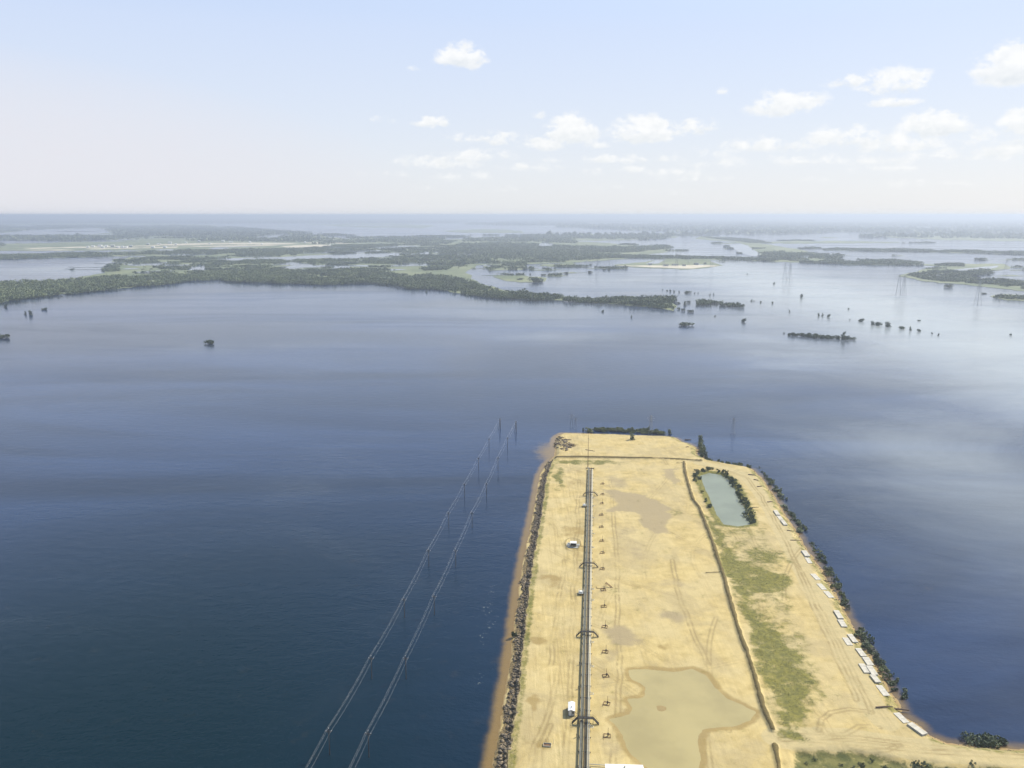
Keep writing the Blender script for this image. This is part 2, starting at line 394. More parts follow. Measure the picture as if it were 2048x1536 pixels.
H = H + np.where(sds > 3, (fbm(X, Y, 14, 7) - .5) * .10 + (fbm(X, Y, 3, 9) - .5) * .06, 0)
H = H + np.where(rub > .3, (fbm(X, Y, 2.2, 31) - .5) * .9, 0)
# bunds
def ridge(pts, w, h, z=ZP):
    pl = pw(pts, z); d = seg_dist(X, Y, pl, False) + (fbm(X, Y, 4, 17) - .5) * 1.2
    return sstep(-d, -w, -w * .15) * h
b1 = ridge([(1114,915),(1160,915),(1215,916),(1270,917),(1330,917),(1370,919),(1400,922)], 3.2, 1.5)
b2 = ridge([(1368,925),(1370,945),(1378,975),(1386,1000),(1398,1015),(1408,1040),(1425,1085),(1436,1120),(1447,1152),(1458,1195),(1470,1235),(1480,1270),
   (1492,1300),(1505,1340),(1515,1375),(1524,1410),(1536,1440),(1545,1460)], 1.9, 1.4)
b3 = ridge([(1549,1492),(1556,1525),(1562,1570),(1580,1640)], 1.7, 1.2)
b4 = ridge([(1354,927),(1368,926)], 1.2, .8); b5 = ridge([(1412,1146),(1440,1145)], .9, .5)
berm = np.maximum.reduce([b1/1.5, b2/1.4, b3/1.2, b4/.8*.9, b5/.5*.8])
H = H + np.maximum.reduce([b1, b2, b3, b4, b5])
ring = pw([(1130,1088),(1133,1080),(1140,1077),(1152,1077),(1160,1081),(1162,1090),(1157,1099),(1145,1102),(1134,1098)])
rd = sstep(-seg_dist(X, Y, ring), -1.1, -.2); H = H + rd * .45; berm = np.maximum(berm, rd * .5)
# low heaps and scrapes on the rough ground between bund and shore track
rm = np.random.RandomState(12)
for _ in range(150):
    px_, py_ = rm.uniform(1440, 1660), rm.uniform(1055, 1470)
    if not (1425 + (py_ - 1055) * .33 < px_ < 1535 + (py_ - 1055) * .36): continue
    cx_, cy_ = P(px_, py_, ZP); r_ = rm.uniform(.8, 2.6); bb = (np.abs(X - cx_) < 3 * r_) & (np.abs(Y - cy_) < 3 * r_)
    H[bb] += rm.uniform(.15, .5) * np.exp(-(((X[bb] - cx_) / r_)**2 + ((Y[bb] - cy_) / r_ / rm.uniform(.6, 1.4))**2))
# puddle and pond
puddle_px = [(1262,1342),(1300,1340),(1340,1343),(1385,1338),(1410,1350),(1430,1375),(1450,1395),(1480,1410),(1503,1424),(1500,1440),(1470,1450),(1430,1452),
  (1405,1460),(1397,1480),(1400,1520),(1395,1560),(1340,1570),(1292,1530),(1268,1508),(1252,1480),(1240,1455),(1222,1440),(1262,1430),(1268,1415),(1260,1400),
  (1290,1396),(1297,1380),(1285,1365),(1265,1358)]
pd = sdf(X, Y, pw(puddle_px)) + wob * .7
isl = -sdf(X, Y, pw([(1310,1410),(1322,1409),(1334,1413),(1336,1420),(1325,1425),(1312,1422)]))
pdl = np.minimum(pd, isl)
H = H - sstep(pdl, -3.6, 3.6) * .24 * (sds > 3)
pond_px = [(1402,952),(1420,947),(1440,950),(1458,962),(1472,985),(1484,1010),(1494,1035),(1496,1048),(1475,1052),(1450,1048),(1436,1030),(1425,1005),(1412,975)]
qd = sdf(X, Y, pw(pond_px, 1.7)) + wob * .5
H = H - sstep(qd, -4.5, 2.5) * 1.6
inlet = sdf(X, Y, pw([(1352,873),(1400,873),(1400,896),(1388,892),(1370,885)], 0))
H = np.where(inlet > 0, np.minimum(H, -.3), H)
# low marsh under the road at lower right
mdp = [(1590,1497),(1650,1500),(1700,1503),(1760,1512),(1850,1522),(1950,1530),(2048,1534),(2700,1560),(2700,1800),(1640,1800),(1600,1600)]
md = sdf(X, Y, pw(mdp)) + wob * 1.3 + (fbm(X, Y, 22, 131) - .5) * 12
H = H - sstep(md, -2, 4) * 1.7 * (sds > 0)
# masks
X0, Y0 = X, Y
Xw = X + (fbm(X, Y, 11, 51) - .5) * 11 + (fbm(X, Y, 2.5, 53, 2) - .5) * 2.4; Yw = Y + (fbm(X, Y, 11, 61) - .5) * 14 + (fbm(X, Y, 2.5, 63, 2) - .5) * 2.4
def soft(d, w): return sstep(d, -w, w)
A = {}
def blob(x, y, rx, ry, z=ZP):
    cx, cy = P(x, y, z); m1 = (P(x + 1, y, z)[0] - cx) * rx; m2 = abs(P(x, y - 1, z)[1] - P(x, y, z)[1]) * ry
    r = np.sqrt(((Xw - cx) / m1)**2 + ((Yw - cy) / m2)**2); return np.clip(1.45 - r, 0, 1)
wet = soft(sdf(Xw, Yw, pw([(1205,978),(1250,988),(1290,988),(1312,1000),(1337,1015),(1340,1030),(1332,1068),(1312,1072),(1290,1052),(1276,1028),(1240,1024),(1205,1020),(1240,1005)])), 3.5)
wet = np.maximum.reduce([wet, soft(sdf(Xw, Yw, pw([(1322,935),(1350,935),(1357,962),(1340,968),(1328,955)])), 2.5) * .8, soft(pd, 5) * 1.0,
   blob(1240,965,30,14)*.7, blob(1240,1272,30,22), blob(1345,1234,30,16), blob(1270,1100,28,30)*.5, blob(1345,1168,55,8)*.6, blob(1230,1310,24,14)*.6, blob(1230,1500,30,30)*.55,blob(1250,1062,24,25)*.5])
A['wet'] = wet
A['damp'] = np.maximum.reduce([blob(1073,1408,14,20), blob(1079,1281,13,14), blob(1102,1162,18,10), blob(1150,1062,22,8)*.8, blob(1322,1290,18,8)*.7, blob(1095,1487,18,14)*.7,
   sstep(-np.abs(pdl + 1.2), -3.6, -.4) * .85, blob(1050,1060,6,8)*.6, blob(1150,965,6,8)*.5, blob(1152,1100,26,16)*.6, blob(1400,1010,10,14)*.4])
rackx = 62 + (Y - 636) * 35 / 366.
A['track'] = np.clip(.35 + .65 * sstep(X, rackx - 28, rackx - 22) * sstep(-X, -rackx + 4, -rackx + 8) + .3 * (fbm(X, Y, 30, 41) - .5), 0, 1)
roadl = pw([(1400,926),(1450,937),(1490,950),(1520,985),(1545,1025),(1570,1075),(1600,1130),(1625,1180),(1655,1235),(1690,1305),(1720,1365),(1745,1415),(1770,1445)])
A['road'] = np.maximum.reduce([sstep(-seg_dist(X, Y, roadl, False), -7.5, -3.5), sstep(-seg_dist(X, Y, pw([(1560,1475),(1700,1478),(1850,1500),(2048,1512),(2400,1525),(2700,1530)]), False), -9, -5)])
vegp = pw([(1405,1030),(1432,1060),(1452,1085),(1465,1118),(1500,1122),(1530,1142),(1575,1152),(1580,1170),(1540,1182),(1512,1178),(1500,1200),(1508,1215),(1530,1240),(1560,1280),
   (1600,1320),(1622,1370),(1602,1400),(1612,1440),(1580,1462),(1562,1440),(1545,1400),(1530,1340),(1512,1280),(1486,1210),(1458,1150),(1440,1110),(1425,1075)])
veg = sstep(sdf(Xw, Yw, vegp), -6, 3) * 1.0
veg = np.maximum.reduce([veg, blob(1530,1110,42,16), blob(1135,925,30,5)*.95, blob(1118,955,9,20)*.95, blob(1200,925,40,4)*.8, blob(1350,1025,14,8)*.5, sstep(sdf(X, Y, pw([(1440,1055),(1530,1055),(1560,1150),(1600,1250),(1660,1400),(1600,1460),(1540,1300),(1470,1120)])), -4, 4) * .42,
   sstep(-np.abs(offs - 1.7), -2.4, -.6) * lz * .62, sstep(-np.abs(qd), -9, -3) * 1.25, blob(1590,1480,20,16)*.8, blob(1230,1185,16,8)*.5, np.where(lz, 0, sstep(-sds, -6, -1) * .0)])
veg = np.where(X > 75, np.maximum(veg, sstep(-np.abs(sds - 4), -4, -1) * .62), veg)
A['veg'] = veg
A['marsh'] = sstep(md, -2, 3)
rut = np.zeros(X.shape)
for pts, gap in [([(1058,1545),(1070,1490),(1090,1440),(1104,1395),(1112,1340)],1.9),([(1075,1545),(1082,1500),(1098,1450)],1.9),([(1100,1330),(1110,1250),(1122,1180),(1128,1120)],1.9),
  ([(1400,930),(1450,940),(1492,955),(1525,995),(1552,1045),(1580,1100),(1608,1155),(1640,1220),(1668,1275),(1700,1335),(1725,1385),(1745,1425)],1.9),([(1560,1060),(1585,1110),(1600,1150),(1630,1220),(1660,1290),(1690,1350),(1712,1400)],2.0),
  ([(1636,1462),(1640,1440),(1660,1425),(1700,1418),(1745,1424)],1.9),([(1640,1455),(1655,1470),(1690,1468),(1720,1452),(1760,1455)],1.9),([(1700,1492),(1735,1502),(1775,1500),(1800,1490)],1.8),([(1560,1478),(1700,1486),(1850,1503),(2048,1514),(2400,1528)],2.2),([(1580,1470),(1720,1476),(1850,1493),(2048,1506)],2.0),
  ([(1225,1545),(1235,1450),(1240,1350),(1238,1250),(1235,1150),(1228,1050),(1222,960)],2.0),([(1420,1335),(1390,1280),(1360,1200),(1345,1120)],2.0),([(1130,1540),(1135,1440),(1140,1340),(1146,1240),(1150,1140),(1155,1040),(1158,960)],2.0)]:
    pl = pw(pts); d = seg_dist(X + (fbm(X,Y,20,91)-.5)*3, Y, pl, False); rut = np.maximum(rut, sstep(-np.abs(d - gap/2), -.75, -.1))
rq = np.random.RandomState(4)
for _ in range(34):
    x_ = rq.uniform(20, 150); y_ = rq.uniform(220, 620); hd = rq.normal(5.5, 14 if _ > 10 else 50) * math.pi / 180; cv = rq.normal(0, .006); pl = []
    for k in range(9): pl.append((x_, y_)); x_ += math.sin(hd) * 12; y_ += math.cos(hd) * 12; hd += cv * 12
    pl = np.array(pl); bb = (X > pl[:, 0].min() - 4) & (X < pl[:, 0].max() + 4) & (Y > pl[:, 1].min() - 4) & (Y < pl[:, 1].max() + 4)
    d = seg_dist(X[bb], Y[bb], pl, False); rut[bb] = np.maximum(rut[bb], sstep(-np.abs(d - .95), -.7, -.1) * rq.uniform(.3, .9))
rut = rut * (pdl < -2) * (qd < -4)
A['rut'] = rut * (.35 + .65 * sstep(fbm(X, Y, 16, 95), .35, .6))
A['berm'] = berm
A['rubble'] = np.maximum(rub, blob(1120,885,14,14) * .55)
A['shore'] = np.where(lz & (X < ex + 4), sstep(-sds, -1, 0), sstep(-sds, -3.5, -.5))
nx, ny = len(gx), len(gy)
idx = np.arange(nx * ny).reshape(ny, nx)
Q = np.stack([idx[:-1, :-1], idx[:-1, 1:], idx[1:, 1:], idx[1:, :-1]], -1).reshape(-1, 4)
Hf = H.ravel(); keep = (Hf[Q] > -1.5).any(1)
def grid_obj(name, Z, keep, m, attrs=None):
    q = Q[keep]; u, inv = np.unique(q, return_inverse=True)
    V = np.stack([X.ravel()[u], Y.ravel()[u], (Z.ravel()[u] if isinstance(Z, np.ndarray) else np.full(len(u), Z))], -1)
    return mesh_obj(name, V, inv.reshape(-1, 4), m, attrs={k: a.ravel()[u] for k, a in (attrs or {}).items()}, smooth=True)
pad = tag(grid_obj('sand_ground', H, keep, M['pad'], A), 'pale sand embankment reaching out into the lake', kind='structure')
pm = (pdl.ravel()[Q] > -3.0).any(1) & (sds.ravel()[Q] > 5).all(1)
tag(grid_obj('puddle_water', 2.40, pm, M['puddle']), 'large shallow yellow puddle on the sand', kind='structure')
qm = (qd.ravel()[Q] > -3.5).any(1)
tag(grid_obj('pond_water', 1.70, qm, M['pond']), 'pale green pond on the right of the sand embankment', kind='structure')
def ground_z(x, y):
    i = int(round((y - gy[0]) / .80)); j = int(round((x - gx[0]) / .62))
    if 0 <= i < ny and 0 <= j < nx: return float(H[i, j])
    return 0.0

# ------------------------------------------------------------------ lake
def coords(lo, hi, step, far, ratio=1.22):
    a = list(np.arange(lo, hi, step)); s = step; x = a[-1]
    while x < far: s *= ratio; x = min(x + s, far); a.append(x)
    s = step; x = a[0]; b = []
    while x > -far: s *= ratio; x = max(x - s, -far); b.append(x)
    return np.array(b[::-1] + a)
wx = coords(-60, 340, 1.5, FAR); wy = coords(150, 800, 2.0, FAR)
WX, WY = np.meshgrid(wx, wy)
near = (np.abs(WX) < 600) & (WY > -100) & (WY < 1300)
wsd = np.full(WX.shape, -500.0); wsd[near] = sdf(WX[near], WY[near], shore)
shal = sstep(wsd, -7.0, -.2) * np.where(WX < 75, 1.0, .55)
# shelf off the far-left corner
cx, cy = P(1100, 905, 0); shal = np.maximum(shal, np.clip(1.2 - np.hypot((WX - cx) / 14, (WY - cy) / 40), 0, 1) * .8)
mead_glare = np.zeros(WX.shape)  # flooded-meadow tint; the wide right-hand patches paint in sun glare
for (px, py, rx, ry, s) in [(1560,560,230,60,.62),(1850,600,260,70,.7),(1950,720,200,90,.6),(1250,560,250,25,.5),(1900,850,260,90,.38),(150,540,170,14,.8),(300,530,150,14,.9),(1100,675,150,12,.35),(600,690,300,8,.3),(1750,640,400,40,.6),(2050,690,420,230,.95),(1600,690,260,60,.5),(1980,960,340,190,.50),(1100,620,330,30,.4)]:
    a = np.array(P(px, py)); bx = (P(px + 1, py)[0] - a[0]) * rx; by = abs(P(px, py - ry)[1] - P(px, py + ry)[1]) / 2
    mead_glare = np.maximum(mead_glare, np.exp(-(((WX - a[0]) / bx)**2 + ((WY - a[1]) / by)**2)) * s)
pal = np.zeros(WX.shape)
for (px, py, r) in [(985,1180,9),(975,1215,10),(990,1245,7),(965,1275,8),(958,1360,7),(1000,1160,5),(978,1250,6)]:
    a = P(px, py); pal = np.maximum(pal, np.clip(1.3 - np.hypot((WX - a[0]) / (r * .28), (WY - a[1]) / (r * .9)), 0, 1))
teal = sstep(1.5 - np.hypot((WX + 170) / 250, (WY - 240) / 330), 0, 1.3)  # near-left water: teal cast of the aircraft window, painted in
wn, wm = len(wx), len(wy); wi = np.arange(wn * wm).reshape(wm, wn)
WQ = np.stack([wi[:-1, :-1], wi[:-1, 1:], wi[1:, 1:], wi[1:, :-1]], -1).reshape(-1, 4)
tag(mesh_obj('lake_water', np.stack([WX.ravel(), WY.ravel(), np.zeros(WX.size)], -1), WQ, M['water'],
   attrs={'shallow': shal.ravel(), 'meadow': mead_glare.ravel(), 'pale': pal.ravel(), 'teal': teal.ravel()}), 'dark blue flood lake', kind='structure')

# ------------------------------------------------------------------ far land sheets
rs = np.random.RandomState(11)
def rough_poly(pts, z, amp=1.0, sub=6):
    """traced outline with natural wobble added along it (amplitude in photo pixels vertically and more sideways)"""
    out = []; n = len(pts)
    for i in range(n):
        a = pts[i]; b = pts[(i + 1) % n]
        k = max(1, int(math.hypot(b[0] - a[0], (b[1] - a[1]) * 3) / 14))
        for j in range(k):
            t = j / k; jit = amp if (i or j) else 0
            out.append((a[0] + (b[0] - a[0]) * t + rs.uniform(-6, 6) * jit, a[1] + (b[1] - a[1]) * t + rs.uniform(-.7, .7) * jit))
    return [P(x, y, z) for x, y in out]
def sheet(polys, z, m, name, label, amp=1.0, holes=None):
    from mathutils.geometry import tessellate_polygon
    V = []; F = []
    for k, pts in enumerate(polys):
        w = rough_poly(pts, z, amp); zz = z + .006 * k * 0 + .02 * (k % 7)
        vs = [Vector((x, y, 0)) for x, y in w]; n0 = len(V)
        V += [(x, y, zz) for x, y in w]
        F += [[n0 + i for i in t] for t in tessellate_polygon([vs])]
        n1 = len(V); V += [(x, y, -1.0) for x, y in w]; c = len(w)
        F += [[n0 + i, n0 + (i + 1) % c, n1 + (i + 1) % c, n1 + i] for i in range(c)]
    o = mesh_obj(name, V, F, m); return tag(o, label, kind='structure')
LAND = [
 [(-300,640),(-60,618),(0,608),(60,598),(130,591),(200,583),(300,574),(375,564),(440,562),(500,566),(560,569),(620,571),(700,569),(760,567),(800,574),(830,579),(880,582),(920,590),(950,594),(1000,599),
  (1060,602),(1100,603),(1180,608),(1240,612),(1290,617),(1330,622),(1352,622),(1352,612),(1340,606),(1240,600),(1150,594),(1040,586),(985,574),(945,558),(935,545),(950,531),(1050,528),(1140,525),(1238,519),
  (1340,501),(1338,492),(1250,490),(1100,486),(1000,485),(880,490),(760,489),(700,492),(560,500),(430,506),(300,510),(228,518),(215,532),(205,546),(150,556),(60,564),(-60,568),(-300,575)],
 [(-200,520),(0,518),(80,516),(160,514),(270,511),(420,508),(420,500),(300,501),(160,505),(0,508),(-200,510)],
 [(-300,474),(-100,472),(100,474),(220,480),(300,484),(620,487),(720,486),(700,478),(600,468),(450,455),(430,450),(300,446),(150,446),(0,448),(-300,449)],
 [(-100,490),(150,484),(300,482),(500,482),(640,483),(760,488),(600,497),(300,500),(100,502),(-100,501)],
 [(620,480),(760,475),(900,479),(1000,476),(1150,481),(1240,489),(1000,492),(800,491),(650,489)],
 [(610,449),(700,447),(780,446),(870,451),(840,456),(760,455),(690,453)],
 [(885,462),(960,458),(1050,462),(1050,466),(920,465)],
 [(1090,477),(1180,472),(1330,471),(1362,474),(1250,480),(1120,482)],
 [(1040,472),(1200,470),(1400,468),(1400,471),(1200,474),(1050,476)],
 [(1390,478),(1470,483),(1496,491),(1506,509),(1540,516),(1620,522),(1690,522),(1645,509),(1590,498),(1560,494),(1535,489),(1500,482),(1450,474),(1395,472)],
 [(1225,530),(1300,522),(1340,515),(1420,514),(1425,525),(1442,531),(1378,539),(1290,536)],
 [(1640,499),(1700,497),(1850,500),(2100,505),(2300,508),(2300,511),(2080,510),(1850,504),(1700,501)],
 [(1050,510),(1180,510),(1350,513),(1500,517),(1700,525),(1900,529),(1900,532),(1700,529),(1500,521),(1300,517),(1100,514)],
 [(1796,552),(1830,543),(1880,533),(1888,528),(2010,527),(2016,537),(1960,546),(1936,556),(2060,567),(2300,580),(2300,600),(2060,584),(1980,574),(1900,567),(1850,562)],
 [(1980,592),(2010,588),(2060,592),(2300,600),(2300,610),(2060,602),(2010,600)],
 [(985,553),(1030,550),(1090,555),(1093,562),(1060,565),(1010,562)],[(1080,530),(1150,524),(1157,530),(1100,534)],[(965,532),(1050,528),(1054,539),(980,541)],
 [(1440,487),(1480,484),(1560,483),(1680,482),(1800,484),(1800,486),(1600,487)],[(1720,473),(1850,470),(2080,475),(2080,483),(1900,480)],
]
LAND[0] = [(x, y - 3.5) if k < 26 else (x, y) for k, (x, y) in enumerate(LAND[0])]
for _ in range(70):
    x = rs.uniform(930, 2080); y = rs.uniform(468, 528) if rs.uniform() < .75 else rs.uniform(528, 556)
    if y > 528: x = rs.uniform(960, 1230) if rs.uniform() < .5 else rs.uniform(1760, 2060)
    w = rs.uniform(8, 46); h = rs.uniform(.35, 1.0)
    LAND.append([(x - w, y + .3), (x - w*.3, y - h), (x + w*.6, y - h*.6), (x + w, y), (x + w*.4, y + h*.7), (x - w*.5, y + h)])
SLIV = LAND[-70:]
sheet(LAND, .45, M['land'], 'flood_plain', 'low green flood plain beyond the lake')
FARL = [
 [(925,448),(1000,445),(1050,441),(1120,439.5),(1600,438),(2500,438),(2500,470),(1950,466),(1700,465),(1500,467),(1300,462),(1150,455),(1040,452)],
 [(1380,465),(1500,464),(1640,466),(1600,468),(1430,469)],[(1700,468),(1900,467),(2200,470),(2200,474),(1900,472)],
 [(1800,463),(2000,462),(2300,466),(2300,471),(1950,469)],
 [(-400,446),(0,445),(200,444.5),(420,445),(500,441),(900,441),(1000,439),(1200,437),(1200,433),(-400,433)],
 [(1100,437.5),(2600,437),(2600,432),(1100,432)],
 [(-100,456),(0,452),(100,450),(240,450),(400,452),(240,455),(100,457)],
 [(60,480),(100,474),(150,470),(185,470),(215,476),(215,480)],
 [(230,470),(420,474),(560,478),(630,476),(560,464),(430,456),(300,455),(230,459)],
]
sheet(FARL, .75, M['farwood'], 'forest_ground', 'dark forested ground on the horizon')
POOL = [[(374,540),(412,542),(411,530),(398,531),(384,533)],[(1073,494),(1105,496),(1105,487),(1085,483)],[(1150,502),(1162,503),(1166,498),(1158,497)],
 [(430,517),(560,514),(700,507),(800,505),(800,513),(700,517),(620,520),(450,521)],[(660,538),(700,538),(700,532),(670,533)],[(755,560),(785,561),(792,557),(765,555)],
 [(560,533),(760,533),(740,530),(600,530)],[(1160,446),(1350,446),(1340,449),(1180,449)],[(1550,444),(1690,443),(1900,446),(1600,446)],[(1570,452),(1990,455),(1985,458),(1700,456)],
 [(640,503),(760,500),(770,503),(660,506)],[(830,507),(858,502),(860,510),(845,511)],[(500,474),(560,467),(590,471),(540,478)],[(-80,471),(0,467),(60,459),(200,456),(225,465),(150,470),(0,472)],
 [(1290,528),(1318,518),(1330,519),(1318,527)],[(1345,533),(1400,529),(1430,531),(1370,535)],[(240,529),(330,524),(350,527),(270,532)],[(270,544),(330,540),(350,542),(290,547)],[(930,474),(1010,470),(1015,474),(950,477)],
 [(920,444),(985,442),(1000,446),(930,447)],[(1456,492),(1480,487),(1497,491),(1512,503),(1525,513),(1500,512),(1485,508)],[(1590,515),(1610,511),(1630,513),(1612,517)],[(1920,545),(1990,536),(2000,531),(1960,534),(1900,540)],[(1850,556),(1870,549),(1900,546),(1880,553)],
 [(1000,451),(1120,451),(1110,454),(1010,454)]]
for _ in range(80):
    x = rs.uniform(180, 1000); y = rs.uniform(492, 541); w = rs.uniform(12, 60); h = rs.uniform(.9, 2.2)
    POOL.append([(x - w, y + .3), (x - w*.3, y - h), (x + w*.6, y - h*.6), (x + w, y), (x + w*.4, y + h*.7), (x - w*.5, y + h)])
for _ in range(26):
    x = rs.uniform(1040, 2080); y = rs.uniform(440, 464); w = rs.uniform(30, 120); h = rs.uniform(.3, .7)
    POOL.append([(x - w, y + .2), (x - w*.3, y - h), (x + w*.6, y - h*.6), (x + w, y), (x + w*.4, y + h*.7), (x - w*.5, y + h)])
for _ in range(34):
    x = rs.uniform(-60, 760); y = rs.uniform(449, 481); w = rs.uniform(20, 90); h = rs.uniform(.4, 1.1)
    POOL.append([(x - w, y + .2), (x - w*.3, y - h), (x + w*.6, y - h*.6), (x + w, y), (x + w*.4, y + h*.7), (x - w*.5, y + h)])
sheet(POOL, 1.0, M['pool'], 'flood_water', 'pools of flood water in the plain', .35)
FS = [[(45,496),(180,493.2),(320,490.6),(320,491.8),(180,495),(60,497.6)],[(20,500),(90,499),(150,499.5),(110,501)],[(170,497),(300,494.5),(360,493.2),(350,495.6),(230,497.5),(180,498.4)],
 [(300,489.5),(400,486.2),(520,485.2),(600,486.4),(560,488.6),(430,489),(340,491)],[(365,492.5),(470,490.8),(560,490),(540,491.8),(420,493.6)],[(600,484.6),(680,485.6),(700,487),(630,487)],
 [(560,492),(640,489),(672,491),(640,495),(580,496)],[(1230,531),(1300,531),(1420,530),(1440,531),(1380,537),(1290,534)],[(640,480),(690,479),(700,481),(650,482)],[(500,488),(560,486),(590,488),(520,490)]]
sheet(FS, 1.3, M['sandfar'], 'sand_strip', 'pale sand strips of the far well sites', .5)

# ------------------------------------------------------------------ foliage builders
def leaf_quads(cen, size, rng, flat=.6):
    """one small randomly turned quad per centre"""
    n = len(cen); a = rng.normal(size=(n, 3)); a /= np.linalg.norm(a, axis=1)[:, None]
    b = rng.normal(size=(n, 3)); b -= (a * b).sum(1)[:, None] * a; b /= np.linalg.norm(b, axis=1)[:, None]
    s = (size * rng.uniform(.6, 1.35, size=n))[:, None] if np.isscalar(size) else (size * rng.uniform(.6, 1.35, size=n))[:, None]
    k = rng.uniform(.55, 1.0, size=(n, 1))
    V = np.stack([cen - a*s - b*s*k*.4, cen + b*s*k*.9 - a*s*.1, cen + a*s + b*s*k*.2, cen - b*s*k*.8 + a*s*.2], 1).reshape(-1, 3)
    return V, np.arange(4 * n).reshape(-1, 4)
def crown_points(lobes, n, rng):
    lb = np.array(lobes); w = lb[:, 3] * lb[:, 4] * lb[:, 5]; k = rng.choice(len(lb), n, p=w / w.sum())
    d = rng.normal(size=(n, 3)); d /= np.linalg.norm(d, axis=1)[:, None]; r = rng.uniform(.35, 1.05, size=(n, 1))**.6
    p = lb[k, :3] + d * r * lb[k, 3:]; p[:, 2] = np.maximum(p[:, 2], .05); return p
def bush_proto(kind, seed, n=420):
    """one bush of unit-ish size: low round (wide), tall, or scraggly; base at z=0"""
    rng = np.random.RandomState(seed)
    lobes = []
    if kind == 'round':
        for _ in range(6): lobes.append((rng.uniform(-1.1, 1.1), rng.uniform(-1, 1), rng.uniform(.5, 1.1), rng.uniform(.7, 1.1), rng.uniform(.7, 1.1), rng.uniform(.6, .9)))
        size = .21
    elif kind == 'tall':
        for i in range(6): q_ = 1.15 - .13 * i; lobes.append((rng.uniform(-.4, .4), rng.uniform(-.4, .4), .45 + i * .58, q_ * rng.uniform(.75, 1.0), q_ * rng.uniform(.75, 1.0), rng.uniform(.5, .85)))
        size = .22
    else:
        for i in range(5): lobes.append((rng.uniform(-1.2, 1.2), rng.uniform(-1.2, 1.2), rng.uniform(.4, 1.9), rng.uniform(.35, .7), rng.uniform(.35, .7), rng.uniform(.4, .8)))
        size = .18
    V, F = leaf_quads(crown_points(lobes, n, rng), size, rng)
    mb = MB()
    for i in range(5):
        l = lobes[i % len(lobes)]; mb.tube([(rng.uniform(-.15, .15), rng.uniform(-.15, .15), -.5), (l[0]*.5, l[1]*.5, l[2]*.5), (l[0], l[1], l[2])], [.07, .05, .025], 5)
    me1 = mesh_obj('crown', V, F, M['leaf']); me2 = mb.build('stem', M['bark'])
    d1, d2 = me1.data, me2.data
    bpy.data.objects.remove(me1); bpy.data.objects.remove(me2); return d1, d2
PROTO = {k: [bush_proto(k, s) for s in sd_] for k, sd_ in {'round': (1, 2, 3, 4), 'tall': (5, 6, 7), 'scrag': (8, 9, 10)}.items()}
rb = random.Random(3)
OLIVE = {}
def put_bush(name, label, cat, group, x, y, z, w, h, kind='round', mat=None, parts=True, dy=None):
    d1, d2 = rb.choice(PROTO[kind])
    if mat:
        if d1.name not in OLIVE: OLIVE[d1.name] = d1.copy(); OLIVE[d1.name].materials[0] = M[mat]
        d1 = OLIVE[d1.name]
    base = {'round': (4.0, 2.0), 'tall': (2.4, 4.2), 'scrag': (3.0, 2.3)}[kind]
    e = empty(name, label, cat, (x, y, z), rb.uniform(-.5, .5) + (math.pi if rb.random() < .5 else 0), group)
    e.scale = (w / base[0], (dy or w) / base[0], h / base[1])
    o = bpy.data.objects.new('crown', d1); C.objects.link(o); o.parent = e
    if parts: s = bpy.data.objects.new('stem', d2); C.objects.link(s); s.parent = e
    return e
POOLW = [poly_world(p, .8) for p in POOL + FS]
def wood(name, label, polys, r, h, k, dens=1.0, mat='wood_far', seed=1, z=.4, clump=.37, rag=1.0):
    rng = np.random.RandomState(seed); allV = []; n0 = 0; nf = []
    for pts in polys:
        pw_ = poly_world(pts, z); lo = pw_.min(0); hi = pw_.max(0); area = abs(np.sum(pw_[:, 0]*np.roll(pw_[:, 1], -1) - pw_[:, 1]*np.roll(pw_[:, 0], -1)) / 2)
        n = int(area / (r * r * 1.9) * dens); box = (hi[0]-lo[0]) * (hi[1]-lo[1]); m = int(n * box / max(area, 1) * 1.05) + 3
        x = rng.uniform(lo[0], hi[0], m); y = rng.uniform(lo[1], hi[1], m)
        dd = float(np.hypot(*pw_.mean(0))); ra = dd * .012 * rag
        ok = sdf(x, y, pw_) > (fbm(x, y / 1.6, ra * 2.5, seed + 9) - .5) * 2.6 * ra - .35 * ra; x = x[ok]; y = y[ok]
        ok = np.ones(len(x), bool)
        for hp in POOLW:
            near_ = (x > hp[:, 0].min()) & (x < hp[:, 0].max()) & (y > hp[:, 1].min()) & (y < hp[:, 1].max())
            if near_.any(): ok[near_] &= ~inside(x[near_], y[near_], hp)
        x = x[ok]; y = y[ok]
        ok = fbm(x * .6, y, 12 * r, seed + 5) > clump; x = x[ok]; y = y[ok]; q = len(x)
        hh = h * (.30 + 1.05 * fbm(x, y, 9 * r, seed) ) * rng.uniform(.6, 1.3, q); rr = r * rng.uniform(.65, 1.25, q)
        d = rng.normal(size=(q, k, 3)); d /= np.linalg.norm(d, axis=2)[:, :, None]; d *= rng.uniform(.5, 1.0, (q, k, 1))
        cen = np.stack([x[:, None] + d[:, :, 0] * rr[:, None], y[:, None] + d[:, :, 1] * rr[:, None], z + hh[:, None] * (.52 + .48 * d[:, :, 2])], -1).reshape(-1, 3)
        V, F = leaf_quads(cen, np.repeat(rr, k) * .46, rng); allV.append(V)
    V = np.concatenate(allV); F = np.arange(len(V)).reshape(-1, 4)
    o = mesh_obj(name, V, F, M[mat]); print(name, len(F)); return tag(o, label, 'woodland', kind='stuff')
wood('woodland', 'thick tree belt on the left bank of the lake', [[(-300,636),(-60,614),(0,606),(60,597),(130,590),(200,582),(300,573),(375,563),(440,561),(500,565),(560,567),(560,546),(500,545),(440,546),(380,550),(300,553),(200,558),(100,563),(0,568),(-60,570),(-300,578)]], 4.2, 12, 15, 1.0, seed=2)
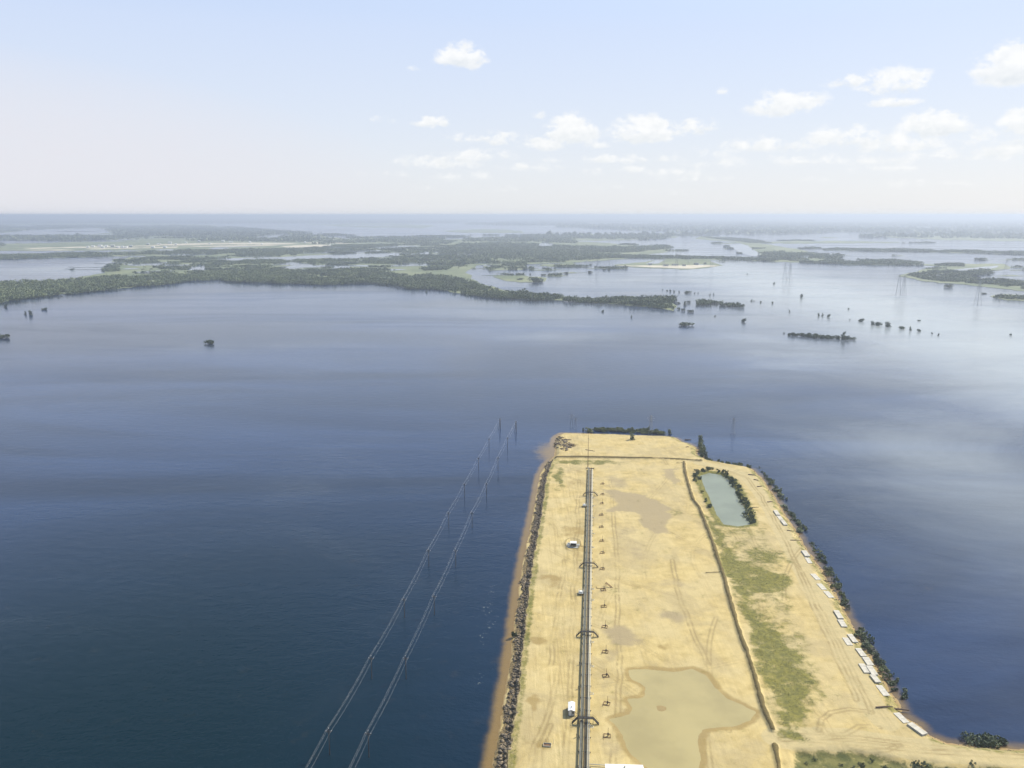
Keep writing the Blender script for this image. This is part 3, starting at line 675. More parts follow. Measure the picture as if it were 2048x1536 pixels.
wood('woodland', 'wide green wood in the middle of the far bank', [[(560,567),(620,570),(700,568),(760,566),(800,573),(830,577),(880,580),(920,588),(950,592),(1000,597),(1000,586),(960,577),(930,562),(890,553),(820,551),(760,547),(700,543),(640,541),(560,543)]], 4.2, 11, 14, .8, seed=3)
wood('woodland', 'narrow tree belt running out along the flooded bank', [[(1000,597),(1100,601),(1180,606),(1240,609),(1290,614),(1330,620),(1348,617),(1300,606),(1240,603),(1150,597),(1060,592),(1000,589)],[(1240,603),(1290,606),(1350,608),(1352,601),(1300,600),(1245,598)]], 3.8, 12, 16, 1.25, seed=4)
wood('woodland', 'flooded wood just off the end of the tree belt', [[(1402,608),(1475,612),(1482,614),(1440,613),(1395,611),(1400,606),(1440,606)]], 3.4, 10, 18, 1.3, seed=5, z=0)
wood('woodland', 'blue grey forest behind the middle of the far bank', [[(885,514),(880,500),(920,491),(950,487),(1000,488),(1070,489),(1110,492),(1180,495),(1250,497),(1330,492),(1335,496),(1280,503),(1200,506),(1140,508),(1235,512),(1235,517),(1140,522),(1050,526),(950,528),(880,531),(800,528),(760,524),(850,518)]], 7, 15, 10, .75, seed=6)
wood('woodland', 'scattered thickets on the green flood plain', [[(470,528),(560,527),(700,527),(780,528),(780,522),(700,520),(560,517),(500,520)],[(290,546),(330,545),(350,542),(300,542)],[(500,512),(560,511),(600,504),(540,502),(470,508)],[(560,508),(640,506),(700,503),(690,498),(600,497),(540,501)],
  [(620,498),(700,496),(780,494),(770,490),(680,490)],[(790,510),(840,512),(860,508),(830,501),(800,503)],[(850,540),(900,538),(900,533),(860,533)],[(255,529),(360,528),(360,525),(300,524)],[(470,540),(540,539),(540,533),(480,533)]], 5, 9, 11, .75, seed=7)
wood('woodland', 'long dark tree line on the far left', [[(-300,520),(0,518),(80,516),(160,514),(270,510),(270,506),(160,508),(0,511),(-300,514)],[(280,509),(400,507),(520,507),(600,504),(560,499),(400,501),(300,504)]], 6, 11, 10, 1.0, seed=8)
wood('woodland', 'hazy forest behind the far well site', [[(-200,478),(60,480),(215,480),(210,474),(150,471),(80,475),(-200,474)],[(240,470),(420,474),(560,478),(630,476),(560,464),(430,456),(300,455),(230,459)],[(380,482),(560,484),(700,483),(760,481),(600,478),(420,479)]], 22, 20, 6, .55, seed=9)
wood('woodland', 'hazy copses in the middle of the plain', [[(640,488),(760,484),(900,488),(900,482),(760,479),(650,484)],[(700,477),(760,476),(880,481),(880,478),(760,474)],[(930,484),(1060,483),(1150,487),(1150,482),(1000,477),(930,480)],[(1280,480),(1330,478),(1330,472),(1290,473)],[(1095,480),(1180,478),(1260,479),(1340,474),(1180,474),(1100,478)]], 14, 14, 7, .7, seed=10)
wood('woodland', 'dark wooded bank at the right edge of the flood', [[(1820,552),(1850,545),(1900,543),(1960,542),(1936,555),(2060,566),(2300,580),(2300,590),(2060,578),(1980,569),(1900,563),(1850,559)],[(1888,533),(1925,533),(1925,528),(1888,528)],[(1985,597),(2060,600),(2200,606),(2200,600),(2060,595),(2000,592)]], 4.5, 8, 13, .9, seed=11)
wood('woodland', 'grey thickets along the far causeway', [[(1530,516),(1600,520),(1600,512),(1560,503),(1530,508)],[(1600,512),(1680,521),(1660,513),(1620,506)],[(1735,526),(1850,528),(1850,525),(1740,521)],[(1400,474),(1450,480),(1530,486),(1500,479)],[(1900,504),(1960,507),(1960,504),(1900,501)],[(2010,508),(2050,511),(2050,506),(2012,504)]], 6, 9, 10, .7, seed=12)

wood('woodland', 'loose scattered trees over the left flood plain', [[(200,545),(230,520),(430,506),(560,499),(760,489),(1000,486),(1100,490),(950,528),(900,540),(700,545),(560,548),(440,548),(380,552)]], 5, 8, 9, 1.0, seed=14, clump=.60, rag=.3)
wood('woodland', 'faint scattered copses in the hazy middle distance', [[(-200,502),(0,500),(0,484),(300,480),(640,482),(900,478),(1150,480),(1340,476),(1340,470),(1040,470),(760,474),(600,464),(430,451),(-200,450)]], 16, 14, 5, .8, seed=15, clump=.60, rag=.3)
wood('woodland', 'thin lines of bushes on the drowned banks right of centre', SLIV[::2] + SLIV[1::4] + [LAND[8], LAND[11], LAND[12], LAND[17]], 5, 9, 9, 1.6, seed=17, clump=.44, rag=.12)
wood('woodland', 'dark bands of forest towards the horizon', [FARL[0], [(-300,447),(900,446),(1000,441),(900,439),(-300,439)], [(1000,441),(2500,440),(2500,436.5),(1100,436.5)], [(1040,472),(1200,470),(1400,469),(1400,471),(1200,473)], [(1400,470),(1640,467),(1640,465),(1400,466)], [(1700,474),(2100,478),(2100,472),(1800,470)]], 55, 26, 5, .5, seed=16, clump=.30, rag=.2)
# ------------------------------------------------------------------ separate flooded bushes out on the lake (x centre, y base, width, height in photo pixels)
FB = [(417,688,26,11,'round','dark rounded bush alone in open water left of centre'),(8,676,22,9,'round','dark bush cut by the left edge of the lake view'),
 (88,620,12,5,'round','low bush near the left bank, right of two small ones'),(51,629,6,7,'tall','left one of two tiny bushes near the left bank'),(61,630,9,10,'tall','right and taller one of two tiny bushes near the left bank'),(12,615,7,7,'tall','small bush close under the left bank'),
 (1373,651,38,10,'round','long flat bush island below the tree belt tip'),(1205,624,7,5,'round','tiny bush below the narrow tree belt'),(1263,635,4,6,'tall','tiny upright bush in open water below the belt'),(1487,644,12,9,'round','round bush right of the long flat bush island'),
 (1381,625,14,7,'round','round bush just below the tip of the tree belt'),(1366,622,9,7,'round','small bush touching the tip of the tree belt'),(1357,619,9,6,'round','bush hugging the very tip of the tree belt'),
 (1369,610,8,9,'tall','bush between the belt tip and the flooded wood'),(1377,606,8,6,'round','small round bush left of the flooded wood'),(1484,615,10,9,'round','round bush at right end of the flooded wood'),(1357,607,10,4,'round','low bush off the belt end'),
 (1376,586,18,6,'round','long low bush above the flooded wood'),(1341,583,6,5,'round','middle one of a row of dots above the belt'),(1334,582,4,4,'round','second dot in the row above the belt'),(1325,580,3,3,'round','leftmost dot in the row above the belt'),(1348,584,4,5,'tall','fourth dot in the row above the belt'),(1358,585,3,5,'tall','upright dot left of the long low bush'),(1389,587,3,3,'round','dot right of the long low bush'),(1396,587,3,3,'round','last dot in the row above the belt'),
 (1420,591,3,5,'tall','left one of two upright specks above the flooded wood'),(1427,590,3,5,'tall','right one of two upright specks above the flooded wood'),(1430,633,4,3,'round','speck below the flooded wood'),
 (1503,602,5,4,'round','first speck right of the flooded wood'),(1508,603,3,3,'round','second speck right of the flooded wood'),(1522,605,6,4,'round','third speck right of the flooded wood'),(1545,607,5,5,'round','fourth speck right of the flooded wood'),
 (1602,595,10,8,'round','round bush alone on the pale flooded meadow'),(1548,568,7,4,'round','small bush on the tip of pale shoal'),(1579,624,3,5,'tall','thin upright speck in the pale flood'),
 (1637,632,5,7,'tall','left one of three bushes in the pale flood'),(1645,632,5,6,'tall','middle one of three bushes in the pale flood'),(1657,634,8,7,'round','right one of three bushes in the pale flood'),(1697,619,4,4,'round','faint speck above the bush row'),
 (1722,643,15,7,'round','first and low bush of the long right row'),(1700,640,3,3,'round','dot starting the long right row'),(1745,650,9,9,'tall','second bush of the long right row'),(1758,651,16,9,'round','dark wide bush in the middle of the right row'),(1775,654,13,12,'tall','tallest bush of the long right row'),
 (1804,658,18,7,'round','flat bush right of the tallest of the row'),(1820,661,7,9,'tall','upright bush in the right half of the row'),(1838,663,9,6,'round','small bush near the end of the right row'),(1864,668,4,4,'round','second last dot of the right row'),(1877,671,4,5,'tall','last dot of the right row'),(1838,642,6,3,'round','faint flat bush above the right row'),
 (2021,671,5,5,'round','lone faint bush near the right edge'),(1568,667,4,3,'round','dot left of the long bush island'),(1897,575,16,8,'round','round bush just below the wooded bank'),
 (1218,541,9,5,'round','right one of two bushes left of the far drilling pad'),(1209,541,9,5,'round','left one of two bushes left of the far drilling pad'),(1181,546,14,6,'round','flat bush in the far bay right of centre'),(1132,548,12,6,'round','first round bush in the curved row of the far bay'),(1121,550,9,5,'round','second bush in the curved row of the far bay'),(1108,550,9,5,'round','third bush in the curved row of the far bay'),
 (1058,537,5,4,'round','dot at the end of the far reed bank'),(1060,549,5,3,'round','dot in the far bay'),(1045,550,14,3,'round','thin low bush in the far bay'),(1040,560,16,5,'round','bush at left of the far bay thicket'),(1073,564,36,13,'round','broad dark thicket in the far bay'),(1087,551,12,4,'round','thin bush above the broad thicket'),
 (1181,531,5,4,'round','tiny dot under the far pylons'),(776,573,3,5,'tall','upright speck at the foot of the middle wood'),(853,585,5,6,'tall','small bush off the shore of the middle wood'),(144,540,10,4,'round','faint bush in the water behind the left belt'),
 (1968,588,12,3,'round','thin bush right of the wooded bank'),(1495,549,4,3,'round','speck on the pale meadow above the shoal')]
for (x, y, w, h, k, lab) in FB:
    wx_, wy_ = P(x, y, 0); d = math.hypot(wx_, wy_); mp = d / FPX
    put_bush('flooded_bush', lab, 'bush', 'bushes standing out in the flood water', wx_, wy_, -.1, w * mp, max(2.0, h * mp * .95), k, parts=(w > 9), dy=max(w * mp * .6, 3))
# the long bush island: a row of bushes grown together, each its own
for i, (x, y, w, h) in enumerate([(1580,671,10,7),(1590,672,14,8),(1602,673,17,9),(1614,674,16,9),(1626,675,18,9),(1638,676,18,8),(1650,677,18,8),(1661,677,17,8),(1672,678,18,9),(1687,679,12,16),(1690,679,16,9),(1703,679,14,6)]):
    wx_, wy_ = P(x, y, 0); mp = math.hypot(wx_, wy_) / FPX
    put_bush('thicket_bush', f'{nth(i)} bush from the left in the long dark thicket island', 'bush', 'bushes of the long thicket island', wx_, wy_, -.1, w * mp * 1.25, h * mp, 'tall' if h > 12 else 'round', dy=w * mp * .8)

# ------------------------------------------------------------------ bushes on and around the embankment
def along(pts, z, n, jit, r):
    w = poly_world(pts, z); L = np.r_[0, np.cumsum(np.hypot(*np.diff(w, axis=0).T))]
    out = []
    for i in range(n):
        s = L[-1] * (i + r.uniform(.1, .9)) / n
        out.append((np.interp(s, L, w[:, 0]) + r.uniform(-jit, jit), np.interp(s, L, w[:, 1]) + r.uniform(-jit, jit)))
    return out
rr_ = random.Random(8)
seq = along([(1800,1390),(1785,1368),(1765,1335),(1735,1290),(1716,1255)], 0, 24, 1.8, rr_) + along([(1700,1222),(1685,1190),(1668,1162),(1655,1135)], 0, 16, 1.5, rr_) + along([(1650,1128),(1630,1098),(1622,1085)], 0, 11, 1.5, rr_) + \
      along([(1606,1066),(1592,1045),(1570,1012)], 0, 18, 1.6, rr_) + along([(1563,1000),(1545,968),(1528,945),(1516,934)], 0, 22, 1.9, rr_)
for i, (x, y) in enumerate(seq):
    w = rr_.uniform(2.4, 6.2); k = rr_.choice(['round', 'scrag', 'scrag', 'round', 'tall'])
    put_bush('shore_bush', f'{nth(i)} bush along the right shore, counted from the near end', 'bush', 'bushes in the shallows along the right shore', x, y, min(ground_z(x, y), .2) - .1, w, rr_.uniform(1.3, 3.6), k, mat=rr_.choice([None, None, 'leaf2']))
seq = along([(1408,920),(1404,900),(1402,885)], 0, 9, 2.0, rr_) + along([(1415,921),(1440,926),(1470,931),(1500,936)], 0, 11, 2.5, rr_)
for i, (x, y) in enumerate(seq):
    tall = i < 9
    put_bush('corner_bush', f'{nth(i)} bush of the clump round the far right corner of the sand', 'bush', 'bushes round the far right corner of the sand', x, y, .1, rr_.uniform(3.5, 5.5), rr_.uniform(5, 8.5) if tall else rr_.uniform(2, 4), 'tall' if tall else 'round', mat=rr_.choice([None, 'leaf2']))
seq = along([(1178,866),(1200,865),(1225,865),(1250,866),(1275,867),(1300,868),(1330,870)], 0, 38, 3.5, rr_)
for i, (x, y) in enumerate(seq):
    put_bush('reed_clump', f'{nth(i)} willow clump from the left behind the far end of the sand', 'bush', 'willow clumps behind the far end of the sand', x, y + 6, -.1, rr_.uniform(6, 9.5), rr_.uniform(1.8, 4.4), rr_.choice(['round', 'scrag']), mat='leaf2')
for i, (x, y, w, h) in enumerate([(1342,872,9,12),(1168,866,5,8),(1300,867,8,12)]):
    wx_, wy_ = P(x, y, 0); mp = math.hypot(wx_, wy_) / FPX
    put_bush('flooded_bush', ['slim bush standing right of the far willow row', 'slim bush standing left of the far willow row', 'tall slim bush inside the far willow row'][i], 'bush', 'bushes standing out in the flood water', wx_, wy_ + 8, 0, w * mp, h * mp, 'tall')
x, y = P(1264, 880, 1.5); put_bush('lone_tree', 'lone small leafy tree on the far sand', 'tree', None, x, y, 1.5, 5.2, 7.0, 'tall')
seq = along([(1395,962),(1392,950),(1400,942),(1415,940),(1432,941),(1446,945),(1458,955),(1468,968),(1478,985),(1487,1002),(1494,1020),(1500,1036),(1503,1046)], 2.3, 92, 2.5, rr_) + along([(1416,1012),(1405,985)], 2.2, 3, .6, rr_)
for i, (x, y) in enumerate(seq):
    put_bush('pond_bush', f'{nth(i)} bush round the green pond, clockwise from its upper left', 'bush', 'bushes round the green pond', x, y, max(ground_z(x, y), 1.6) - .1, rr_.uniform(2.0, 4.0), rr_.uniform(1.4, 3.0), rr_.choice(['round', 'round', 'scrag']), mat=rr_.choice([None, None, 'leaf2']))
x, y = P(1421, 1016, 1.7); put_bush('pond_bush', 'biggest dark round bush on the left bank of the pond', 'bush', 'bushes round the green pond', x, y, 1.7, 5.5, 4.0, 'round')
x, y = P(1029, 1272, 1.0); put_bush('bank_bush', 'dark green bush on the broken left bank', 'bush', None, x, y, .6, 3.6, 3.4, 'round')
for i, (px, py, w, h) in enumerate([(1945,1484,8,3.6),(1963,1486,9,4.4),(1982,1486,9,4.2),(1999,1487,7,3.2)]):
    x, y = P(px, py, 0); put_bush('flooded_bush', f'{nth(i)} bush from the left of the clump off the road at lower right', 'bush', 'flooded clump off the road', x, y, -.2, w, h, 'round')
for i in range(24):
    px = rr_.uniform(1600, 2040); py = 1508 + (px - 1600) * .06 + rr_.uniform(6, 22); x, y = P(px, py, 1)
    put_bush('marsh_bush', f'{nth(i)} low bush in the green marsh below the road', 'bush', 'low bushes in the marsh below the road', x, y, ground_z(x, y) - .1, rr_.uniform(1.4, 2.6), rr_.uniform(.8, 1.6), 'scrag')

# grass tufts: uncountable ground cover
def tufts():
    rng = np.random.RandomState(77); m = 90000
    i = rng.randint(0, ny, m * 3); j = rng.randint(0, nx, m * 3)
    v = veg[i, j] + (fbm(X[i, j], Y[i, j], 9, 3) - .5) * 1.2; mk = A['marsh'][i, j]
    ok = ((v > .72) & (sds[i, j] > 2) & (X[i, j] > -20)) | ((mk > .7) & (rng.uniform(size=m*3) < .4)); i = i[ok][:42000]; j = j[ok][:42000]
    x = X[i, j] + rng.uniform(-.3, .3, len(i)); y = Y[i, j] + rng.uniform(-.4, .4, len(i)); z = H[i, j]
    ok = z > .3; x, y, z = x[ok], y[ok], z[ok]
    V, F = leaf_quads(np.stack([x, y, z + .06], -1), .17, rng); tag(mesh_obj('grass', V, F, M['reed']), 'olive grass and weeds on the sand and marsh', 'grass', kind='stuff')
tufts()

# broken rock along the left bank: uncountable
def rubble():
    rng = np.random.RandomState(5); V = []; F = []
    ico = np.array([(0,0,1),(.9,0,.4),(.28,.85,.4),(-.72,.52,.4),(-.72,-.52,.4),(.28,-.85,.4),(.72,.52,-.4),(-.28,.85,-.4),(-.9,0,-.4),(-.28,-.85,-.4),(.72,-.52,-.4),(0,0,-1)])
    fi = np.array([(0,1,2),(0,2,3),(0,3,4),(0,4,5),(0,5,1),(1,6,2),(2,7,3),(3,8,4),(4,9,5),(5,10,1),(6,7,2),(7,8,3),(8,9,4),(9,10,5),(10,6,1),(11,7,6),(11,8,7),(11,9,8),(11,10,9),(11,6,10)])
    n = 0; c = 0
    ii, jj = np.where((rub > .45) & (offs > -3.9 + 2.6*(fbm(X, Y, 7, 71)-.5)*2) & (offs < -.1) & (H > -.2)); pick = rng.permutation(len(ii))[:3300]
    i2, j2 = np.where((blob(1122,885,16,14) > .4) & (H > 0)); p2 = rng.permutation(len(i2))[:140]
    i3, j3 = np.where((X > 75) & (sds > .3) & (sds < 3.5) & (Y < 640)); p3 = rng.permutation(len(i3))[:520]
    I = np.r_[ii[pick], i2[p2], i3[p3]]; J = np.r_[jj[pick], j2[p2], j3[p3]]
    sc = np.r_[.18 + .9 * rng.uniform(0, 1, len(pick))**2.2, rng.uniform(.4, 1.3, len(p2)), rng.uniform(.15, .5, len(p3))]
    for a, b, s in zip(I, J, sc):
        v = ico * s * rng.uniform(.5, 1.1, (12, 1)) * np.array([rng.uniform(.7, 1.5), rng.uniform(.7, 1.5), .6]); t = rng.uniform(0, 6.28)
        v = v @ np.array([[math.cos(t), -math.sin(t), 0], [math.sin(t), math.cos(t), 0], [0, 0, 1]])
        V.append(v + np.array([X[a, b] + rng.uniform(-.3, .3), Y[a, b] + rng.uniform(-.4, .4), H[a, b] + s * .2])); F.append(fi + n); n += 12
    tag(mesh_obj('rubble', np.concatenate(V), np.concatenate(F), M['rock']), 'broken brown rocks along the eroded bank', 'rubble', kind='stuff')
rubble()

# ------------------------------------------------------------------ pipe rack
p_far = np.array(P(1182, 938, 3.3)); p_near = np.array(P(1171, 1470, 3.3))
UD = (p_far - p_near) / np.linalg.norm(p_far - p_near); p_start = p_near - UD * 75; RL = float(np.linalg.norm(p_far - p_start))
RANG = math.atan2(-UD[0], UD[1])            # rotation of local +Y onto the rack direction
def rack(u, v): 
    q = p_start + UD * u + np.array((UD[1], -UD[0])) * v; return float(q[0]), float(q[1])
def ufrom(px, py, z=ZP):
    q = np.array(P(px, py, z)) - p_start; return float(q @ UD), float(q @ np.array((UD[1], -UD[0])))
GZ = 2.5
def rack_tube(name, label, v, z, r, m, u0=0.0, u1=None, steps=None):
    x, y = rack(u0, v); u1 = u1 or RL
    pts = [(0, 0, 0)]; 
    if steps:
        for (u, dv, dz) in steps: pts.append((dv, u - u0, dz))
    pts.append((0, u1 - u0, 0))
    o = MB().tube(pts, r, 10).build(name, m, smooth=True, loc=(x, y, GZ + z), rz=RANG); return tag(o, label, 'pipe', 'pipes on the long rack')
x, y = rack(0, -1.8); o = MB().box(-.42, .42, 0, RL, -.12, .12).build('cable_tray', M['tray'], loc=(x, y, GZ + 1.35), rz=RANG); tag(o, 'wide dark cable tray on the left side of the pipe rack', 'cable tray')
rack_tube('pipe', 'dark grey thick pipe next to the cable tray', -1.05, .95, .22, M['greypipe'])
rack_tube('pipe', 'thin rusty pipe in the middle of the rack', -.55, .88, .10, M['rust'])
rack_tube('pipe', 'thin grey pipe in the middle of the rack', -.20, .90, .11, M['tray'])
rack_tube('pipe', 'dark thin pipe right of the middle of the rack', .25, .88, .12, M['dark'])
rack_tube('pipe', 'second pale thick pipe, inner of the bright pair', .80, .95, .21, M['galv'])
u_loop, _ = ufrom(1182, 1184); 
rack_tube('pipe', 'outermost pale thick pipe on the right of the rack', 1.40, .95, .21, M['galv'])
# a trestle every 9 m
nsup = int(RL // 9)
sup0 = empty('pipe_support', 'first low steel trestle under the pipe rack from the near end', 'pipe support', (*rack(2, 0), GZ), RANG, 'trestles under the pipe rack')
MB().box(-2.75, 2.15, -.1, .1, .52, .66).build('crossbeam', M['dark'], sup0)
for s in (-2.3, 0, 1.85): MB().box(s - .09, s + .09, -.09, .09, -.5, .52).build('leg', M['dark'], sup0)
MB().box(-2.75, -1.3, -.08, .08, 1.08, 1.2).box(-2.7, -2.62, -.06, .06, .66, 1.08).box(-1.42, -1.34, -.06, .06, .66, 1.08).build('tray_bracket', M['dark'], sup0)
for i in range(1, nsup):
    c = copy_tree(sup0); c.location = (*rack(2 + 9 * i, 0), GZ); c['label'] = f'{nth(i)} low steel trestle under the pipe rack after the nearest'
# crossover bridges
def bridge(u, label, first=None):
    if first is None:
        e = empty('crossover_bridge', label, 'footbridge', (*rack(u, 0), GZ), RANG, 'stepped crossover bridges over the pipe rack')
        z = 2.6; MB().box(-3.1, 2.9, -.6, .6, z - .12, z).box(-3.1, 2.9, -.66, -.6, z - .22, z + .05).box(-3.1, 2.9, .6, .66, z - .22, z + .05).build('platform', M['dark'], e)
        for sgn, x0, x1 in ((-1, -3.1, -5.4), (1, 2.9, 5.2)):
            mb = MB().beam((x0, -.55, z - .1), (x1, -.55, 0), .12, .28).beam((x0, .55, z - .1), (x1, .55, 0), .12, .28)
            for k in range(11):
                t = (k + .5) / 11; xx = x0 + (x1 - x0) * t; zz = (z - .1) * (1 - t); mb.box(xx - .13, xx + .13, -.5, .5, zz + .02, zz + .06)
            st = mb.build('stair', M['dark'], e)
            rl = MB()
            for yy in (-.58, .58): rl.beam((x0, yy, z + .95), (x1, yy, 1.0), .06, .06).beam((x1, yy, 0), (x1, yy, 1.0), .06, .06).beam(((x0+x1)/2, yy, z/2), ((x0+x1)/2, yy, z/2 + 1), .06, .06)
            rl.build('handrail', M['dark'], st)
            MB().box(x0 - .08, x0 + .08, -.58, -.42, -.3, z - .1).box(x0 - .08, x0 + .08, .42, .58, -.3, z - .1).build('leg', M['dark'], e)
        rl = MB()
        for yy in (-.6, .6):
            rl.beam((-3.1, yy, z + 1), (2.9, yy, z + 1), .06, .06).beam((-3.1, yy, z + .5), (2.9, yy, z + .5), .05, .05)
            for xx in (-3.05, -1, 1, 2.85): rl.beam((xx, yy, z), (xx, yy, z + 1), .06, .06)
        rl.build('handrail', M['dark'], e); return e
    c = copy_tree(first); c.location = (*rack(u, 0), GZ); c['label'] = label; return c
b0 = bridge(ufrom(1172, 1447)[0], 'nearest dark crossover bridge over the pipes, by the white cabin')
for (py, lab) in ((1273, 'second nearest dark crossover bridge over the pipes'), (1134, 'third dark crossover bridge over the pipes, beyond the stair frame'), (991, 'farthest dark crossover bridge over the pipes')):
    bridge(ufrom(1178, py)[0], lab, b0)
# branch pipes and wellheads on the right
wells = [(1206,968),(1206,989),(1205,1007),(1204,1030),(1204,1054),(1205,1082),(1206,1106),(1206,1138),(1208,1180),(1209,1213),(1211,1254),(1212,1304),(1213,1352),(1215,1408),(1216,1472)]
def wellhead(x, y, label):
    e = empty('wellhead', label, 'wellhead', (x, y, GZ), RANG, 'row of wellheads right of the pipe rack')
    MB().tube([(0,0,-.3),(0,0,.6)], .22, 10).tube([(0,0,.6),(0,0,.72)], .36, 10).build('casing', M['rust'], e)
    v = MB().box(-.2,.2,-.2,.2,.72,1.2).tube([(0,0,1.2),(0,0,1.3)], .3, 8).build('valve', M['dark'], e)
    MB().tube([(.2,0,.95),(.42,0,.95)], .05, 6).tube([(.42,0,.95),(.48,0,.95)], .26, 10).build('handwheel', M['rust'], v)
    MB().tube([(0,0,1.3),(0,0,3.6)], .07, 6).build('standpipe', M['rust'], e)
    MB().tube([(-.2,0,.8),(-1.3,0,.8),(-1.5,-1.6,.5),(-1.5,-2.6,.3)], .07, 6).build('side_pipe', M['rust'], e)
    MB().box(-1.6,.9,-1.3,-1.2,0,.25).box(-1.6,.9,1.1,1.2,0,.25).box(-1.7,-1.6,-1.3,1.2,0,.25).box(.9,1,-1.3,1.2,0,.25).build('curb', M['rust'], e)
    return e
w0 = None
for i, (px, py) in enumerate(wells[::-1]):
    x, y = P(px, py, ZP); lab = f'{nth(i)} rusty wellhead right of the pipe rack, counted from the near end'
    if w0 is None: w0 = wellhead(x, y, lab)
    else: c = copy_tree(w0); c.location = (x, y, GZ); c['label'] = lab; c.rotation_euler = (0, 0, RANG + random.Random(i).uniform(-.3, .3))
def branch(u, label, first=None):
    if first: c = first.copy(); C.objects.link(c); c.location = (*rack(u, 1.40), GZ + .95); c['label'] = label; return c
    o = MB().tube([(0,0,0),(.1,0,.45),(1.55,0,.45),(1.6,1.0,.45),(.5,1.0,.45),(.45,1.7,.45),(.1,1.7,.4),(0,1.7,0)], .11, 8).build('branch_pipe', M['galv'], smooth=True, loc=(*rack(u, 1.40), GZ + .95), rz=RANG)
    return tag(o, label, 'pipe', 'looped branch pipes on the right of the rack')
f0 = None
for i, py in enumerate([1462,1395,1340,1291,1206,1184,1100,1072,1040,1016,1000]):
    u = ufrom(1190, py)[0]; lab = f'{nth(i)} small looped branch pipe off the rack, counted from the near end'
    b_ = branch(u, lab, f0); f0 = f0 or b_
# small railed valve platforms on the left
def platform(px, py, label):
    u, v = ufrom(px, py); e = empty('valve_platform', label, 'platform', (*rack(u, -3.9), GZ), RANG, 'railed valve platforms left of the rack')
    MB().box(-1.3,1.2,-1.8,1.8,1.0,1.1).build('deck', M['wallg'], e)
    for sx in (-1.2,1.1):
        for sy in (-1.7,1.7): MB().box(sx-.06,sx+.06,sy-.06,sy+.06,-.2,1.0).build('leg', M['dark'], e)
    r_ = MB()
    for sx in (-1.25,1.15): r_.beam((sx,-1.75,2.1),(sx,1.75,2.1),.07,.07).beam((sx,-1.75,1.6),(sx,1.75,1.6),.05,.05)
    r_.beam((-1.25,-1.75,2.1),(1.15,-1.75,2.1),.07,.07).beam((-1.25,1.75,2.1),(1.15,1.75,2.1),.07,.07)
    for sx in (-1.25,-.05,1.15):
        for sy in (-1.75,1.75): r_.beam((sx,sy,1.1),(sx,sy,2.1),.07,.07)
    r_.build('handrail', M['white'], e)
    MB().box(-.7,.6,-.8,.8,1.1,1.7).build('valve_box', M['white'], e)
    MB().tube([(.6,0,1.3),(2.0,0,1.1),(2.0,0,-.1)], .12, 8).build('feed_pipe', M['greypipe'], e); return e
platform(1168, 1013, 'far railed valve platform left of the rack'); platform(1165, 1188, 'middle railed valve platform left of the rack, opposite the stair frame')
# little posts on the left edge of the rack
for i, py in enumerate((1330, 1378, 1475)):
    u = ufrom(1163, py)[0]; o = MB().box(-.5,.1,-.1,.1,1.0,1.15).box(-.55,-.4,-.15,.15,-.2,1.5).build('marker_post', M['dark'], loc=(*rack(u,-3.0), GZ), rz=RANG)
    tag(o, f'{["farthest","middle","nearest"][i]} of three dark posts on the left edge of the rack', 'post', 'posts on the left edge of the rack')
# end header of the rack
e = empty('pipe_header', 'dark header frame across the far end of the rack', 'pipe header', (*rack(RL + .5, 0), GZ), RANG)
MB().box(-4.2, 2.6, -.3, .3, 1.0, 1.5).build('header_beam', M['dark'], e)
for s in (-3.9, -1.5, .5, 2.3): MB().box(s-.12, s+.12, -.12, .12, -.2, 2.0).build('leg', M['dark'], e)
# light mast
mx, my = rack(RL + 6, -2.5)
e = empty('mast', 'thin tall mast at the far end of the pipe rack', 'mast', (mx, my, GZ))
MB().tube([(0,0,-.3),(0,0,12),(0,0,27)], [.30,.2,.09], 8).build('pole', M['rust'], e)
MB().box(-.6,.6,-.5,.5,-.3,.25).build('base', M['concrete'], e)
MB().tube([(0,0,27),(0,0,30.5)], .04, 5).build('lightning_rod', M['dark'], e)
MB().box(-.5,.5,-.25,.25,24.0,24.1).beam((-.5,0,24.1),(-.5,0,24.7),.06,.06).beam((.5,0,24.1),(.5,0,24.7),.06,.06).build('lamp_bracket', M['dark'], e)

# white cabin
x, y = P(1143, 1424, ZP); e = empty('cabin', 'small white pitched roof cabin left of the pipe rack', 'cabin', (x, y, GZ), RANG + .02)
MB().box(-1.25,1.25,-3.0,3.0,.25,2.45).build('wall', M['wallg'], e)
rf = MB().add([(-1.4,-3.15,2.42),(0,-3.15,2.85),(1.4,-3.15,2.42),(-1.4,3.15,2.42),(0,3.15,2.85),(1.4,3.15,2.42),(-1.4,-3.15,2.50),(0,-3.15,2.93),(1.4,-3.15,2.50),(-1.4,3.15,2.50),(0,3.15,2.93),(1.4,3.15,2.50)],
   [(6,7,10,9),(7,8,11,10),(0,3,4,1),(1,4,5,2),(0,1,7,6),(1,2,8,7),(3,9,10,4),(4,10,11,5),(0,6,9,3),(2,5,11,8)]).build('roof', M['roofw'], e)
MB().box(-.15,.15,-1.4,-1.1,2.8,3.35).build('vent', M['dark'], rf)
d_ = MB().box(-.95,-.1,-3.05,-3.0,.3,2.25).build('door', M['white'], e); MB().box(-.3,-.22,-3.12,-3.05,1.2,1.3).build('handle', M['dark'], d_)
MB().box(.3,.95,-3.04,-3.0,1.2,1.95).build('window', M['glass'], e)
MB().box(-1.3,-.9,-2.9,2.9,-.2,.25).box(.9,1.3,-2.9,2.9,-.2,.25).build('skid', M['dark'], e)
MB().beam((1.25,-1.5,.9),(2.6,-2.4,.9),.15,.15).build('feed_pipe', M['greypipe'], e)
